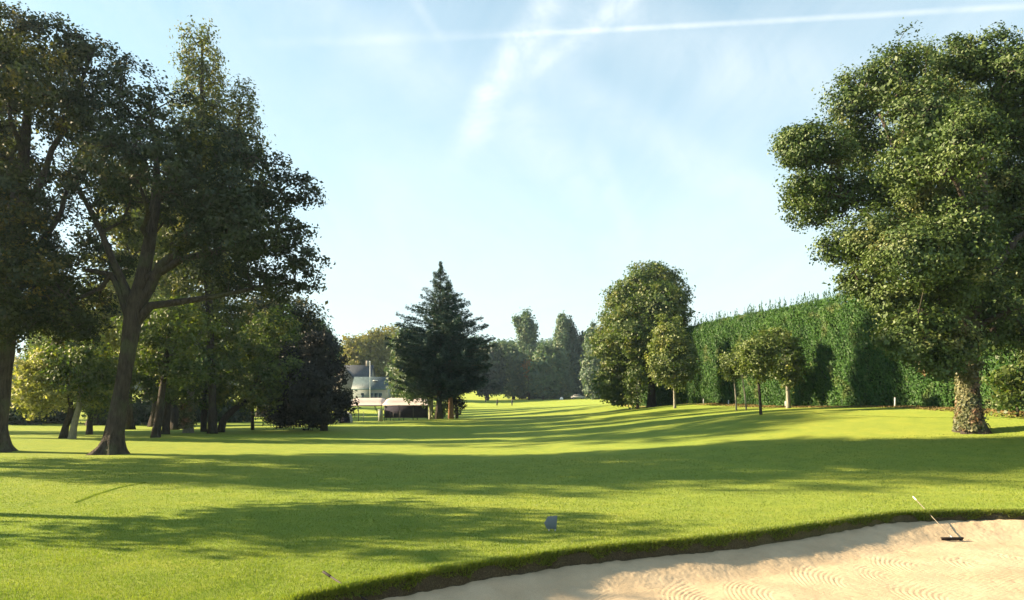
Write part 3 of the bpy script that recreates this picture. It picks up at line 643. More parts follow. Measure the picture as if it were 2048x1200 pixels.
small('oak_tree', 'oak with a few orange leaves at the right end of the left grove', 74, [(585,850,12),(585,800,10),(583,720,8),(585,650,5)], [(560,640,52,52),(600,650,38,48),(520,640,50,50),(600,700,45,45),(625,690,30,36)], 'oak_gold', 62, group=GG, bark='bark', cr=1.0, size=.28)
small('evergreen_bush', 'almost black evergreen with sweeping low boughs right of the grove', 60, [(648,856,11),(648,830,9),(646,780,8),(640,720,5)], [(600,745,58,62),(642,715,42,55),(662,770,34,52),(595,800,70,38),(645,808,50,34),(610,832,85,20),(565,820,40,28),(635,680,28,30),(690,806,26,12),(560,770,36,40),(620,780,50,50,-3)], 'yew', 63, per_m2=1.3, per=60, cat='evergreen', zmin=.3)
small('poplar_tree', 'slim grey green spire just right of the left grove', 115, [(645,826,7),(645,780,6),(645,720,4),(642,660,2)], [(641,672,9,32),(650,700,18,40),(640,730,22,40),(662,720,15,30)], 'farleaf', 64, cr=1.0, size=.45, per=26, flat=1.3)
# dark shrubbery behind the grove
for i, (px, w, h, d, lab) in enumerate([(20,60,40,84,'dark shrub behind the left edge oak'),(95,55,36,88,'dark shrub beneath the cream yellow tree'),(240,60,45,86,'dark shrub behind the bare oak trunk'),(300,60,38,92,'dark shrub between grove trunks left of the ivy clad one'),(440,70,34,96,'low dark shrub behind the leaning grove trunk')]):
    zb = gz((px-CX)/F*d, d); yb = HY+(CH-zb)*F/d
    small('shrub', lab, d, [(px,yb,6),(px,yb-10,5),(px,yb-h*.7,3)], [(px,yb-h*.55,w*.7,h*.6),(px-w*.5,yb-h*.4,w*.4,h*.45),(px+w*.5,yb-h*.45,w*.4,h*.5)], 'darkleaf', 70+i, cat='shrub', group='dark shrubs behind the grove', cr=.9, size=.35, per=30, zmin=.1)

# ------------------------------------------------------------------ CEDAR GROUP
conifer('cedar_tree', 'tall dark cedar with tiered branches standing alone left of the fairway', 85, 878, 838, 527, 97, M['cedar'], M['bark'], seed=5, tiers=40, nb=9, trunk_r=6.5, clear=.13, droop=.08, lift=.34, size=.38, per=32, topjit=3,
        prof=lambda h: min(1, ((1-h)/.52)**1.05)*(.8+.2*min(1, h*3.2)))
conifer('pine_tree', 'dark conifer with a reddish trunk touching the right side of the cedar', 86, 902, 836, 560, 78, M['cedar'], M['bark_red'], seed=6, tiers=36, nb=8, trunk_r=5, clear=.2, droop=.12, lift=.22, size=.42, per=22, topjit=-6,
        prof=lambda h: min(1, ((1-h)/.55)**.9)*(.75+.25*min(1, h*2.2)))
small('shrub', 'rounded dark bush beside the reddish pine trunk', 88, [(914,836,4),(914,825,3),(914,810,2)], [(914,812,14,17),(908,798,14,14)], 'yew', 80, cat='shrub', cr=.5, size=.22, zmin=.2)
small('poplar_tree', 'pale grey trunked tree just left of the cedar trunk', 90, [(862,838,7),(862,800,6),(861,760,5),(860,720,3)], [(835,740,28,40),(850,780,22,22),(820,770,26,28)], 'larch', 81, bark='bark_pale', cr=.8, size=.3)
small('shrub', 'olive green low shrub under the cedar', 90, [(885,838,3),(885,830,3),(885,820,2)], [(885,815,16,18),(878,830,10,8)], 'maple', 82, cat='shrub', cr=.5, size=.2, zmin=.1)
# soft green and yellow trees between grove and cedar
small('larch_tree', 'soft blue green tree left behind the cedar', 125, [(815,822,6),(815,780,5),(815,720,3)], [(822,700,30,42),(812,745,26,40),(838,745,30,45),(805,772,20,18),(825,780,34,20)], 'larch', 83, cr=1.2, size=.5, per=30)
for i, (px, top, w, d, mt, lab) in enumerate([(722,668,34,215,'fargold','rounded yellow green tree left of the tall pole'),(755,660,30,220,'fargold','sunlit golden tree crown behind the tall pole'),(785,657,28,228,'fargold','golden tree crown just left of the cedar'),(695,690,22,230,'farleaf','dull green tree behind the house gable')]):
    small('tree', lab, d, [(px,800,7),(px,775,6),(px,735,4)], [(px,top+32,w,32),(px-w*.4,top+62,w*.8,34),(px+w*.4,top+60,w*.8,34),(px,top+90,w,26)], mt, 90+i, cr=2.0, size=.8, per=40, per_m2=.3, group='yellow green trees behind the clubhouse')

# ------------------------------------------------------------------ FAR CENTRE TREES
FG = 'far trees at the end of the fairway'
small('evergreen_tree', 'rounded blue green tree behind the golfer furthest right', 238, [(1027,799,5),(1027,780,4),(1024,740,3)], [(1012,720,22,34),(1030,735,20,38),(1008,760,22,26),(1030,775,26,14)], 'larch', 101, cr=2.0, size=.85, per=42, per_m2=.35, group=FG, cat='tree')
small('poplar_tree', 'feathery poplar with splayed tops above the far trees', 262, [(1056,798,5),(1056,760,4),(1054,700,3),(1050,640,1.5)], [(1052,648,8,26),(1064,668,6,28),(1040,652,5,14),(1050,680,12,28),(1060,705,16,26),(1056,740,18,26),(1034,642,3,8)], 'farleaf', 102, cr=1.2, size=.7, per=42, per_m2=.5, group=FG, flat=1.6)
small('tree', 'rounded yellowish far tree left of the dark far conifer', 232, [(1088,801,5),(1088,780,4),(1088,740,3)], [(1090,720,20,30),(1080,755,20,28),(1100,755,22,34),(1085,778,22,14)], 'farleaf', 103, cr=2.0, size=.85, per=42, per_m2=.35, group=FG)
small('conifer_tree', 'tall narrow blue green far conifer with a pale tip', 236, [(1126,801,4),(1126,760,4),(1126,700,3),(1126,640,1.5)], [(1124,650,7,22),(1125,678,11,30),(1122,715,17,38),(1126,755,24,34),(1110,780,18,16),(1134,775,20,18)], 'larch', 104, cr=1.1, size=.75, per=44, per_m2=.6, group=FG, flat=1.4, cat='tree')
small('conifer_tree', 'darker far conifer close right of the narrow one', 238, [(1146,801,4),(1146,760,4),(1145,700,3),(1142,655,1.5)], [(1139,662,5,20),(1144,690,10,30),(1150,725,15,36),(1150,765,20,30)], 'cedar', 105, cr=1.1, size=.75, per=44, per_m2=.6, group=FG, flat=1.4, cat='tree')
small('conifer_tree', 'tall dark far conifer seen just left of the large rounded tree', 210, [(1188,803,5),(1188,760,4),(1187,700,3),(1186,665,1.5)], [(1185,675,8,24),(1188,705,15,34),(1186,745,20,38),(1190,780,18,20)], 'larch', 111, cr=1.1, size=.75, per=44, per_m2=.6, group=FG, flat=1.3, cat='tree')
small('evergreen_tree', 'dark purple green far tree before the round tree', 240, [(1165,801,5),(1165,780,4),(1165,720,3)], [(1165,700,18,34),(1160,740,26,34),(1172,768,24,26),(1180,700,14,24)], 'darkleaf', 106, cr=2.0, size=.85, per=42, per_m2=.35, group=FG, cat='tree')
small('tree', 'small orange leaved far tree between two green ones', 236, [(1058,801,3),(1058,780,2),(1056,740,2)], [(1056,732,10,12),(1062,745,9,10)], 'orange', 107, cr=1.0, size=.7, per=30, per_m2=.5, group=FG)
small('evergreen_tree', 'dark far tree seen just right of the cedar', 230, [(975,796,5),(975,780,4),(975,740,3)], [(972,735,18,34),(985,720,12,36),(968,765,22,22),(990,755,14,30)], 'darkleaf', 108, cr=2.0, size=.85, per=42, per_m2=.35, group=FG, cat='tree')
small('shrub', 'dark low bush among the far trees by the parked buggy', 245, [(1060,800,4),(1060,792,3),(1060,780,2)], [(1050,783,22,13),(1075,788,20,11),(1100,790,20,10),(1120,790,15,8)], 'darkleaf', 109, cr=1.3, size=.8, per=40, per_m2=.5, group=FG, cat='shrub')
small('shrub', 'bright green low bush by the far parked buggy', 225, [(1138,802,3),(1138,797,2),(1138,792,1)], [(1138,794,7,7)], 'hazel', 110, cr=.9, size=.6, per=30, per_m2=1, group=FG, cat='shrub')
# distant wood along the skyline: a few kinds, copied
protoA = small('distant_tree', 'distant rounded wood edge tree behind the far left lawn', 370, [(700,778,5),(700,760,4),(700,720,2)], [(700,728,30,26),(685,748,24,22),(715,748,24,22),(700,765,34,16)], 'farleaf', 120, cr=3.2, size=1.3, per=50, per_m2=.12, group='distant trees on the skyline')
protoB = conifer('distant_conifer', 'distant pointed conifer on the skyline behind the far poplar', 370, 1000, 778, 700, 16, M['larch'], M['bark'], seed=121, tiers=16, nb=6, trunk_r=2, clear=.05, lift=.1, size=2.0, per=14, group='distant trees on the skyline', cat='conifer')
rs = np.random.RandomState(8)
k = 0
for px in list(range(640, 960, 24))+list(range(940, 1290, 16)):
    d = 372+rs.rand()*30; X = (px-CX)/F*d; z = gz(X, d)
    src = protoB if rs.rand() < (.35 if px > 950 else .12) else protoA
    s = (.8+.5*rs.rand())*(1.05 if px > 950 else 1.1)
    k += 1
    kind = 'pointed conifer' if src is protoB else 'rounded wood edge tree'
    where = 'behind the far left lawn and clubhouse' if px < 850 else ('behind the cedar' if px < 960 else ('behind the far poplar group' if px < 1180 else 'beyond the round green tree'))
    copy_thing(src, (X, d, z-.2), rs.rand()*6, (s, s, s), 'distant %s %s on the skyline' % (kind, where))
for px in list(range(-900, 640, 62))+list(range(1330, 2900, 62)):
    d = 330+rs.rand()*60; X = (px-CX)/F*d; s = .9+.5*rs.rand(); src = protoB if rs.rand() < .15 else protoA
    copy_thing(src, (X, d, gz(X, d)-.2), rs.rand()*6, (s, s, s), 'distant %s %s' % ('pointed conifer' if src is protoB else 'rounded wood edge tree', 'hidden behind the left grove' if px < 640 else 'hidden beyond the tall hedge'))
for o, px in ((protoA, 672), (protoB, 1003)):
    d = 365; X = (px-CX)/F*d; o.location = (X, d, gz(X, d)-.2)
protoA['label'] = 'distant rounded wood edge tree behind the far left lawn and clubhouse on the skyline'
protoB['label'] = 'distant pointed conifer behind the far poplar group on the skyline'

# ------------------------------------------------------------------ RIGHT MIDDLE
small('lime_tree', 'large rounded green tree at the far end of the tall hedge', 80, [(1303,808,14),(1303,796,11),(1303,770,10),(1300,720,8),(1296,640,6),(1295,580,3)],
  [(1290,568,56,42),(1338,585,38,46),(1352,625,28,40),(1245,630,40,48),(1228,670,34,40),(1295,640,60,60),(1220,700,34,52),(1260,710,50,52),(1210,760,22,36),(1225,785,24,18),(1340,690,32,40),(1250,770,28,22),(1300,560,44,34),(1245,600,34,34),(1260,660,50,50,-3),(1320,620,40,50,-3),(1285,740,30,26),(1245,800,20,10)],
  'hazel', 131, bark='bark', per_m2=1.15, per=58, cr=.72, size=.25, limbs=[([(1302,740),(1260,690),(1235,640)],6,2),([(1300,700),(1340,640)],6,2)])
small('shrub', 'small leaning shrub tree under the large rounded tree', 77, [(1276,810,5),(1275,795,4),(1272,770,3)], [(1268,745,20,28),(1275,775,22,18),(1262,800,14,12)], 'hazel', 132, cat='shrub', per_m2=1.4)
YG = 'young trees in front of the hedge'
small('young_tree', 'tallest young tree with an oval crown and pale thin trunk', 68, [(1350,808,4),(1349,790,3.4),(1347,750,3),(1344,690,2)], [(1336,665,26,36),(1350,690,36,40),(1340,725,46,38),(1372,725,24,44),(1318,700,20,30),(1345,755,42,20)], 'young', 133, bark='bark_pale', per_m2=1.6, per=52, cr=.55, size=.2, group=YG, fill=.1)
small('young_tree', 'small round young tree leftmost of the pair with bare stems', 57, [(1473,804,2.2),(1471,785,1.9),(1467,750,1.5)], [(1462,722,20,22),(1470,745,24,16),(1455,738,14,18)], 'young', 134, bark='bark_pale', per_m2=2.2, per=45, cr=.42, size=.16, group=YG, fill=.1)
small('young_tree', 'small young tree with a leaning bare stem right of its twin', 56, [(1493,806,2.2),(1489,785,1.9),(1484,750,1.5)], [(1486,708,20,24),(1494,735,22,18),(1478,725,16,18)], 'young', 135, bark='bark_pale', per_m2=2.2, per=45, cr=.42, size=.16, group=YG, fill=.1)
small('young_tree', 'young tree with a dark stem standing forward on the lawn', 45, [(1522,829,4.2),(1520,800,3.6),(1517,760,3.4),(1516,710,2.2)], [(1512,690,26,28),(1525,715,34,28),(1500,720,22,22),(1535,690,22,26),(1515,745,26,14)], 'young', 136, per_m2=2.6, per=46, cr=.4, size=.15, group=YG, fill=.1)
small('young_tree', 'dark dense young tree close to the hedge with a pale ivied stem', 54, [(1577,804,7),(1576,785,5),(1573,750,4),(1570,700,3)], [(1560,680,28,26),(1575,705,32,30),(1562,735,32,26),(1590,735,20,28),(1575,760,18,14)], 'maple', 137, bark='bark_pale', per_m2=2.2, per=50, cr=.45, size=.18, group=YG, fill=.1)
small('laurel_bush', 'broad pale leaved bush at the hedge foot by the right edge', 36.5, [(2035,822,3),(2035,812,3),(2035,790,2)], [(2010,790,34,26),(2050,780,44,36),(2030,750,40,30),(2095,785,40,30)], 'maple', 138, cat='bush', per_m2=1.6, per=46, cr=.5, size=.17, zmin=.1)

# ------------------------------------------------------------------ HEDGE
def hedge():
    rs = np.random.RandomState(12); A = np.array([30.2, 17.4]); B = np.array([13.4, 96.0])
    A = np.array([33.9-.2136*22, 22.0]); B = np.array([33.9-.2136*97, 97.0])
    L = np.linalg.norm(B-A); u = (B-A)/L; nv = np.array([-u[1], u[0]])      # nv points to the fairway (towards -x)
    if nv[0] > 0: nv = -nv
    H = 7.9; half = 1.6
    mid = (A+B)/2; base = np.array([mid[0], mid[1], gz(mid[0], mid[1])])
    root = empty('hedge', base, 'long tall cypress hedge with feathery top along the right of the fairway', 'hedge')
    # lumpy core: cross sections along the line
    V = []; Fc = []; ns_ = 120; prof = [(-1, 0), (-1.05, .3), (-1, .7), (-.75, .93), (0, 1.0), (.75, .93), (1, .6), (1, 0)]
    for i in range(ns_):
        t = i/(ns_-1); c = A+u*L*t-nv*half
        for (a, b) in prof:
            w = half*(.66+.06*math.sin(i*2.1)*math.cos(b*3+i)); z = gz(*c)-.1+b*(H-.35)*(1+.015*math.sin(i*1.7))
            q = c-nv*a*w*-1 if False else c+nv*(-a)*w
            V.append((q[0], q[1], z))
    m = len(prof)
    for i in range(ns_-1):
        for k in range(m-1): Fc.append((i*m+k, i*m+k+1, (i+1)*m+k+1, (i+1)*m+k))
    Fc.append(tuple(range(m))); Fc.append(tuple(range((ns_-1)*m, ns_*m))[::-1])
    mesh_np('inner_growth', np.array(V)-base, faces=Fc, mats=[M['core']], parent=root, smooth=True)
    # sprays on the face, the top and the ends
    n = 270000; t = rs.rand(n)**1.15; ft = rs.rand(n)
    d_along = L*t; c = A+u*d_along[:, None]
    zz = gzv_line = np.interp(d_along, np.linspace(0, L, 60), [gz(*(A+u*q)) for q in np.linspace(0, L, 60)])
    hh = H*rs.rand(n); # height on the face
    # overlapping feathery plumes leaning: vertical plume modulation
    dl = d_along-.75*hh
    pl = .6*np.sin(dl*2*math.pi/1.7+3.5*vnoise(dl*.4, hh*.3, 9))+1.8*vnoise(dl*.9, hh*.5, 6)+1.2*vnoise(dl*2.6, hh*1.1, 66)
    bulge = .13*pl+.35*vnoise(d_along*.3, hh*.25, 19)
    out = half*.0+bulge*.75+rs.rand(n)*.22
    keep = (pl > -.9) | (rs.rand(n) < .5)
    top_round = np.maximum(0, hh-(H-1.3))
    out = out-top_round**1.6*.55
    pos = np.c_[c+nv*out[:, None], zz+hh]
    # direction: up and outward, swept with the line
    dirs = np.zeros((n, 3)); sw = .55+.35*vnoise(d_along*.5, hh*.4, 14)*2
    dirs[:, :2] = nv*(.35+.4*rs.rand(n))[:, None]+u*(sw*.9)[:, None]; dirs[:, 2] = .75; dirs += rs.randn(n, 3)*.28
    nrm = rs.randn(n, 3)*.5; nrm[:, :2] += nv*.8; nrm[:, 2] += .35
    Ls = .19*(.6+.8*rs.rand(n))
    P1, N1, D1, L1 = pos[keep], nrm[keep], dirs[keep], Ls[keep]
    # top plumes
    n2 = 1500; ta = rs.rand(n2)*L; tb = rs.rand(n2)*2*half; hp = .2+.85*rs.rand(n2)**2.2
    P2, N2, D2, L2 = [], [], [], []
    for k in range(n2):
        cc = A+u*ta[k]-nv*tb[k]; z0 = np.interp(ta[k], np.linspace(0, L, 60), [0]*60) if False else np.interp(ta[k], [0, L], [0, 0])
        zb = gz(cc[0], cc[1])+H-.35-.25*abs(tb[k]/half-1)
        q = 22; f = rs.rand(q); r = .15*(1-f)**.8
        az = rs.rand(q)*6.28
        P2.append(np.c_[cc[0]+np.cos(az)*r, cc[1]+np.sin(az)*r, zb+f*hp[k]*1.3]); D2.append(np.c_[np.cos(az)*.5, np.sin(az)*.5, np.ones(q)]); N2.append(rs.randn(q, 3)+np.c_[np.cos(az), np.sin(az), 0*az]); L2.append(.17*(.6+.6*rs.rand(q)))
    # ends
    n3 = 9000; hh3 = H*rs.rand(n3); w3 = rs.rand(n3)*2*half; e = rs.rand(n3) < 2
    c3 = B-nv*w3[:, None]+u*(.3*rs.rand(n3))[:, None]
    P3 = np.c_[c3, gz(*B)+hh3]; D3 = np.c_[np.tile(u*.5, (n3, 1)), np.ones(n3)]+rs.randn(n3, 3)*.25; N3 = rs.randn(n3, 3)*.5+np.r_[u, .2]; L3 = .3*(.6+.8*rs.rand(n3))
    Pp = np.concatenate([P1]+P2+[P3]); Nn = np.concatenate([N1]+N2+[N3]); Dd = np.concatenate([D1]+D2+[D3]); Ll = np.concatenate([L1]+L2+[L3])
    Vv, Qq = cards(Pp, Nn, Ll*1.15, Ll*.34, rs, direc=Dd)
    mesh_np('foliage', Vv-base, quads=Qq, mats=[M['hedge']], attr={'rnd': rs.rand(len(Pp))}, parent=root)
hedge()

# ------------------------------------------------------------------ TREES LEFT OF THE FRAME (their long shadows cross the lawn)
def tree_at(name, label, X, Y, H, cz, rx, rz, leaf, seed, dens=.8, per=40, cr=.9, size=.32, lobesn=9, gap=.3, r=.45):
    rs = np.random.RandomState(seed); zb = gz(X, Y); base = np.array([X, Y, zb])
    L = []
    for i in range(lobesn):
        a = i*2.4+rs.rand(); q = .55*rx*math.sqrt((i+.5)/lobesn); zz = cz+rz*.62*(rs.rand()*2-1)
        L.append((np.array([X+q*math.cos(a), Y+q*math.sin(a), zb+zz]), np.array([rx*.42, rx*.42, rz*.36])*(.8+.4*rs.rand())))
    C, O = sample_lobes(L, dens, rs, .5, gap)
    tz = np.linspace(0, cz+rz*.5, 8); tp = [base+np.array([.15*math.sin(z*.4), 0, z-.1]) for z in tz]; tr = list(r*(1-tz/(cz+rz)*.9)); tr[0] *= 1.5
    X_, par, rad, n0 = grow(tp, tr, [], C, rs)
    root = empty(name, base, label, 'tree', 'trees left of the picture casting shadows')
    V1, F1 = trunk_loft(tp, tr, rs, 12, 1.0, 2); V2, Q2 = branch_mesh(X_, par, rad, n0, 4)
    mesh_np('trunk', np.concatenate([V1, V2])-base, faces=list(F1)+[tuple(q) for q in (Q2+len(V1)).tolist()], mats=[M['bark']], smooth=True, parent=root)
    V, Q, rnd = leaf_cloud(C, O, per, cr, size, rs)
    mesh_np('crown', V-base, quads=Q, mats=[leaf], attr={'rnd': rnd}, parent=root)
    return root
for i_, (X_, Y_, H_, lab_) in enumerate([(-41, 58, 33, 'tall poplar outside the left edge, nearest of the hidden row'),(-48, 67, 33, 'tall poplar outside the left edge, second of the hidden row'),(-36, 70, 27, 'tall poplar hidden behind the leaning trunk of the dark oak'),(-38, 80, 29, 'tall poplar hidden behind the bare trunked oak'),(-41, 87, 29, 'poplar hidden behind the crown of the bare trunked oak'),(-50, 105, 31, 'poplar far behind the middle of the large dark oak'),
        (-49, 107, 30, 'poplar far behind the right half of the large dark oak'),(-59, 121, 32, 'poplar second from the back of the hidden row'),(-60, 141, 30, 'poplar far back behind the middle of the left grove'),(-64, 163, 32, 'poplar furthest back of the hidden row')]):
    tree_at('poplar_tree', lab_, X_, Y_, H_, H_*.56, 3.6, H_*.45, M['poplar'], 340+i_, dens=.5, per=30, cr=.9, size=.42, gap=.5, lobesn=11)['group'] = 'poplars behind the left grove'
for i_, (X_, Y_, H_, lf, lab_) in enumerate([(-47, 84, 15, 'maple', 'tall tree behind the leftmost yellowish trees'),(-60, 98, 17, 'maple', 'tall tree far behind the left edge oak'),(-37, 110, 15, 'maple', 'green tree further back behind the ivy clad trunk'),(-52, 122, 18, 'darkleaf', 'dark tree far back behind the bare oak trunk'),
        (-41, 138, 17, 'darkleaf', 'dark tree far back behind the straight grove trunks'),(-64, 150, 19, 'maple', 'green tree furthest back on the left'),(-46, 172, 19, 'darkleaf', 'dark far tree behind the black evergreen'),(-72, 118, 18, 'maple', 'broad green tree far behind the left grove edge')]):
    tree_at('oak_tree', lab_, X_, Y_, H_, H_*.56, 5.2, H_*.46, M[lf], 300+i_, dens=.8, per=34, cr=.85, size=.4, gap=.25)['group'] = 'trees further back behind the left grove'
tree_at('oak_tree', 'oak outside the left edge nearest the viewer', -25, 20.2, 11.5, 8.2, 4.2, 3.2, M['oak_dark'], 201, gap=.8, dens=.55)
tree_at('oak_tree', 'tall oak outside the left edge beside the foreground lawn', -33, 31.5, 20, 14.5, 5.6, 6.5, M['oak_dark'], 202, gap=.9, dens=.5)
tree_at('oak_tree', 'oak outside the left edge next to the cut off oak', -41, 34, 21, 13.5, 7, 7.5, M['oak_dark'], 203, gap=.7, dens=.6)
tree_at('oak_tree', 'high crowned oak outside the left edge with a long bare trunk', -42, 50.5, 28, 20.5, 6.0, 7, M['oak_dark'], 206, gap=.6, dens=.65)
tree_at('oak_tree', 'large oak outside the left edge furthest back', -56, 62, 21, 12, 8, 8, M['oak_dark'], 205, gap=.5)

# ------------------------------------------------------------------ CLUBHOUSE, SHELTERS, CARS, PEOPLE
M['wall'] = solid('cream_render', (.19,.22,.22), .9, .08); M['slate'] = solid('slate_roof', (.05,.075,.085), .6, .3, 3, bump=.02)
M['tile'] = solid('dark_roof_tiles', (.06,.065,.075), .7, .25, 3); M['stone'] = solid('stone_wall', (.22,.2,.17), .9, .25, 2)
M['white'] = solid('white_paint', (.78,.78,.76), .5, .04); M['glass'] = solid('dark_glazing', (.02,.035,.04), .1, .2, 1, spec=.6)
M['canvas'] = solid('pale_canopy_sheet', (.5,.42,.38), .6, .08, 1.5); M['net'] = solid('dark_screen_cloth', (.016,.014,.03), .9, .2, 4)
M['steel'] = solid('painted_steel', (.05,.05,.055), .5, .1); M['galv'] = solid('galvanised_steel', (.36,.37,.38), .45, .1, 10, metal=.5)
M['tyre'] = solid('rubber', (.02,.02,.02), .9, .1); M['teal'] = solid('teal_fascia', (.05,.12,.13), .6, .1)
M['signback'] = solid('grey_sign_plate', (.12,.145,.17), .5, .05, 20); M['wood'] = solid('weathered_wood', (.2,.17,.13), .8, .25, 12)
M['darkwood'] = solid('dark_wood', (.02,.014,.012), .7, .3, 15); M['bristle'] = solid('black_bristles', (.02,.012,.02), .8, .3, 60)
M['skin'] = solid('skin', (.42,.26,.19), .6, .05); M['navy'] = solid('dark_clothes', (.03,.04,.05), .9, .1); M['hair'] = solid('brown_hair', (.05,.03,.02), .8, .2)
M['shirt'] = solid('blue_grey_shirt', (.13,.17,.2), .9, .1); M['concrete'] = solid('concrete', (.34,.33,.3), .9, .15, 3)
M['leaflit'] = leaf_mat('fallen_leaves', [(.11,.09,.04),(.19,.14,.06),(.28,.21,.1)], None, 0, trans=.15, gloss=.0)

def gabled(name, label, x0, x1, y0, y1, zb, eave, ridge, wallm, roofm, axis_x=True, over=.35):
    root = empty(name, ((x0+x1)/2, (y0+y1)/2, zb), label, 'building'); b = np.array(root.location)
    w = MB()
    if axis_x:
        ym = (y0+y1)/2; poly = [(x0, y0, zb-.3), (x0, y1, zb-.3), (x0, y1, zb+eave), (x0, ym, zb+ridge), (x0, y0, zb+eave)]; w.prism(poly, (x0, 0, 0), (x1, 0, 0))
        w.build('wall', wallm, root, loc=b)
        r = MB(); sl = (ridge-eave)/((y1-y0)/2); t = .14
        for s, ye in ((-1, y0), (1, y1)):
            yo = ye+s*over; zo = zb+eave-over*sl
            r.prism([(x0-over, ym, zb+ridge+.01), (x0-over, yo, zo+.01), (x0-over, yo, zo+t), (x0-over, ym, zb+ridge+t+.02)], (x0-over, 0, 0), (x1+over, 0, 0))
    else:
        xm = (x0+x1)/2; poly = [(x0, y0, zb-.3), (x1, y0, zb-.3), (x1, y0, zb+eave), (xm, y0, zb+ridge), (x0, y0, zb+eave)]; w.prism(poly, (0, y0, 0), (0, y1, 0))
        w.build('wall', wallm, root, loc=b)
        r = MB(); sl = (ridge-eave)/((x1-x0)/2); t = .14
        for s, xe in ((-1, x0), (1, x1)):
            xo = xe+s*over; zo = zb+eave-over*sl
            r.prism([(xm, y0-over, zb+ridge+.01), (xo, y0-over, zo+.01), (xo, y0-over, zo+t), (xm, y0-over, zb+ridge+t+.02)], (0, y0-over, 0), (0, y1+over, 0))
    rf = r.build('roof', roofm, root, loc=b)
    return root, rf
def clubhouse():
    d = 176; sc = d/F; x0 = (706-CX)*sc; x1 = (774-CX)*sc; zb = gz((x0+x1)/2, d); Z = lambda y: CH+(HY-y)*sc
    root, rf = gabled('clubhouse', 'low clubhouse with a slate roof and dark openings beyond the shelters', x0, x1, d, d+6, zb, Z(777)-zb, Z(757)-zb+.3, M['wall'], M['slate'])
    b = np.array(root.location)
    for (a, c) in ((722, 728), (739, 747), (749, 756), (758, 764)):
        f = MB(); xa = (a-CX)*sc; xc = (c-CX)*sc; f.box(((xa+xc)/2, d-.03, zb+1.25), ((xc-xa)/2, .04, 1.0)); fr = f.build('window', M['teal'], root, loc=b)
        g = MB(); g.box(((xa+xc)/2, d-.08, zb+1.25), ((xc-xa)/2-.08, .03, .9)); g.build('pane', M['glass'], fr, loc=b)
    f = MB(); f.box(((x0+x1)/2, d-.42, Z(777)-.16), ((x1-x0)/2+.3, .04, .12)); f.build('fascia', M['teal'], root, loc=b)
    # skylight lies on the front slope
    ez = Z(777); rz_ = Z(757)+.3; yk = d+1.9; zk = ez+(rz_-ez)*(yk-d)/3+.2
    sk = MB(); sk.box(((748-CX)*sc, yk, zk), (.55, .5, .06)); k = sk.build('skylight', M['white'], rf, loc=b)
    # taller house behind
    d2 = 190; sc = d2/F; zb2 = gz((700-CX)*sc, d2); Z2 = lambda y: CH+(HY-y)*sc
    r2, rf2 = gabled('house', 'grey house with a steep dark roof left behind the clubhouse', (652-CX)*sc, (738-CX)*sc, d2, d2+9, zb2, Z2(762)-zb2, Z2(730)-zb2, M['stone'], M['tile'])
    b2 = np.array(r2.location)
    g = MB(); xm = (690-CX)*sc; hw = 20*sc     # front wing gable
    g.prism([(xm-hw, d2-2.5, zb2-.3), (xm+hw, d2-2.5, zb2-.3), (xm+hw, d2-2.5, Z2(756)), (xm, d2-2.5, Z2(733)), (xm-hw, d2-2.5, Z2(756))], (0, 0, 0), (0, 3.5, 0)); g.build('gable_wing', M['stone'], r2, loc=b2)
    v = MB()
    for s in (-1, 1):
        v.prism([(xm, d2-2.8, Z2(733)+.03), (xm+s*(hw+.3), d2-2.8, Z2(756)-.31), (xm+s*(hw+.3), d2-2.8, Z2(756)-.06), (xm, d2-2.8, Z2(733)+.28)], (0, 0, 0), (0, 3.4, 0))
    v.build('gable_roof', M['tile'], r2, loc=b2)
    w = MB(); w.box((xm+.3, d2-2.53, Z2(765)), (.5, .04, .6)); w.build('window', M['glass'], r2, loc=b2)
    c = MB(); c.box(((728-CX)*sc, d2+4.5, Z2(727)), (.35, .35, .9)); c.build('chimney', M['stone'], rf2, loc=b2)
    # white low outbuilding right of the clubhouse
    d3 = 172; sc = d3/F; Z3 = lambda y: CH+(HY-y)*sc; xx0, xx1 = (800-CX)*sc, (842-CX)*sc; zb3 = gz(xx0, d3)
    r3, rf3 = gabled('outbuilding', 'pale outbuilding half hidden by boughs left of the cedar', xx0, xx1, d3, d3+5, zb3, Z3(780)-zb3, Z3(765)-zb3, M['white'], M['concrete'])
clubhouse()
def pole(label, px, ytop, d, r, name='pole', cat='pole', mat='white', fin=True):
    X = (px-CX)/F*d; zb = gz(X, d); zt = CH+(HY-ytop)/F*d
    root = empty(name, (X, d, zb), label, cat); b = np.array(root.location)
    m = MB(); m.tube([(X, d, zb-.2), (X, d, (zb+zt)/2), (X, d, zt)], [r, r*.8, r*.55], 10); m.build('shaft', M[mat], root, smooth=True, loc=b)
    if fin:
        f = MB(); zs = [-.0, .05, .12, .2, .26]; f.tube([(X, d, zt+q) for q in zs], [r*.5, r*1.3, r*1.6, r*1.1, r*.1], 10); f.build('finial', M[mat], root, smooth=True, loc=b)
        f = MB(); f.tube([(X, d, zb-.05), (X, d, zb+.25)], [r*2.2, r*1.8], 10); f.build('base', M['concrete'], root, loc=b)
    return root
pole('tall white flagpole in front of the clubhouse', 740, 724, 165, .09, 'flagpole', 'flagpole')
pole('short pale pole right of the clubhouse', 796, 766, 160, .06, 'pole')

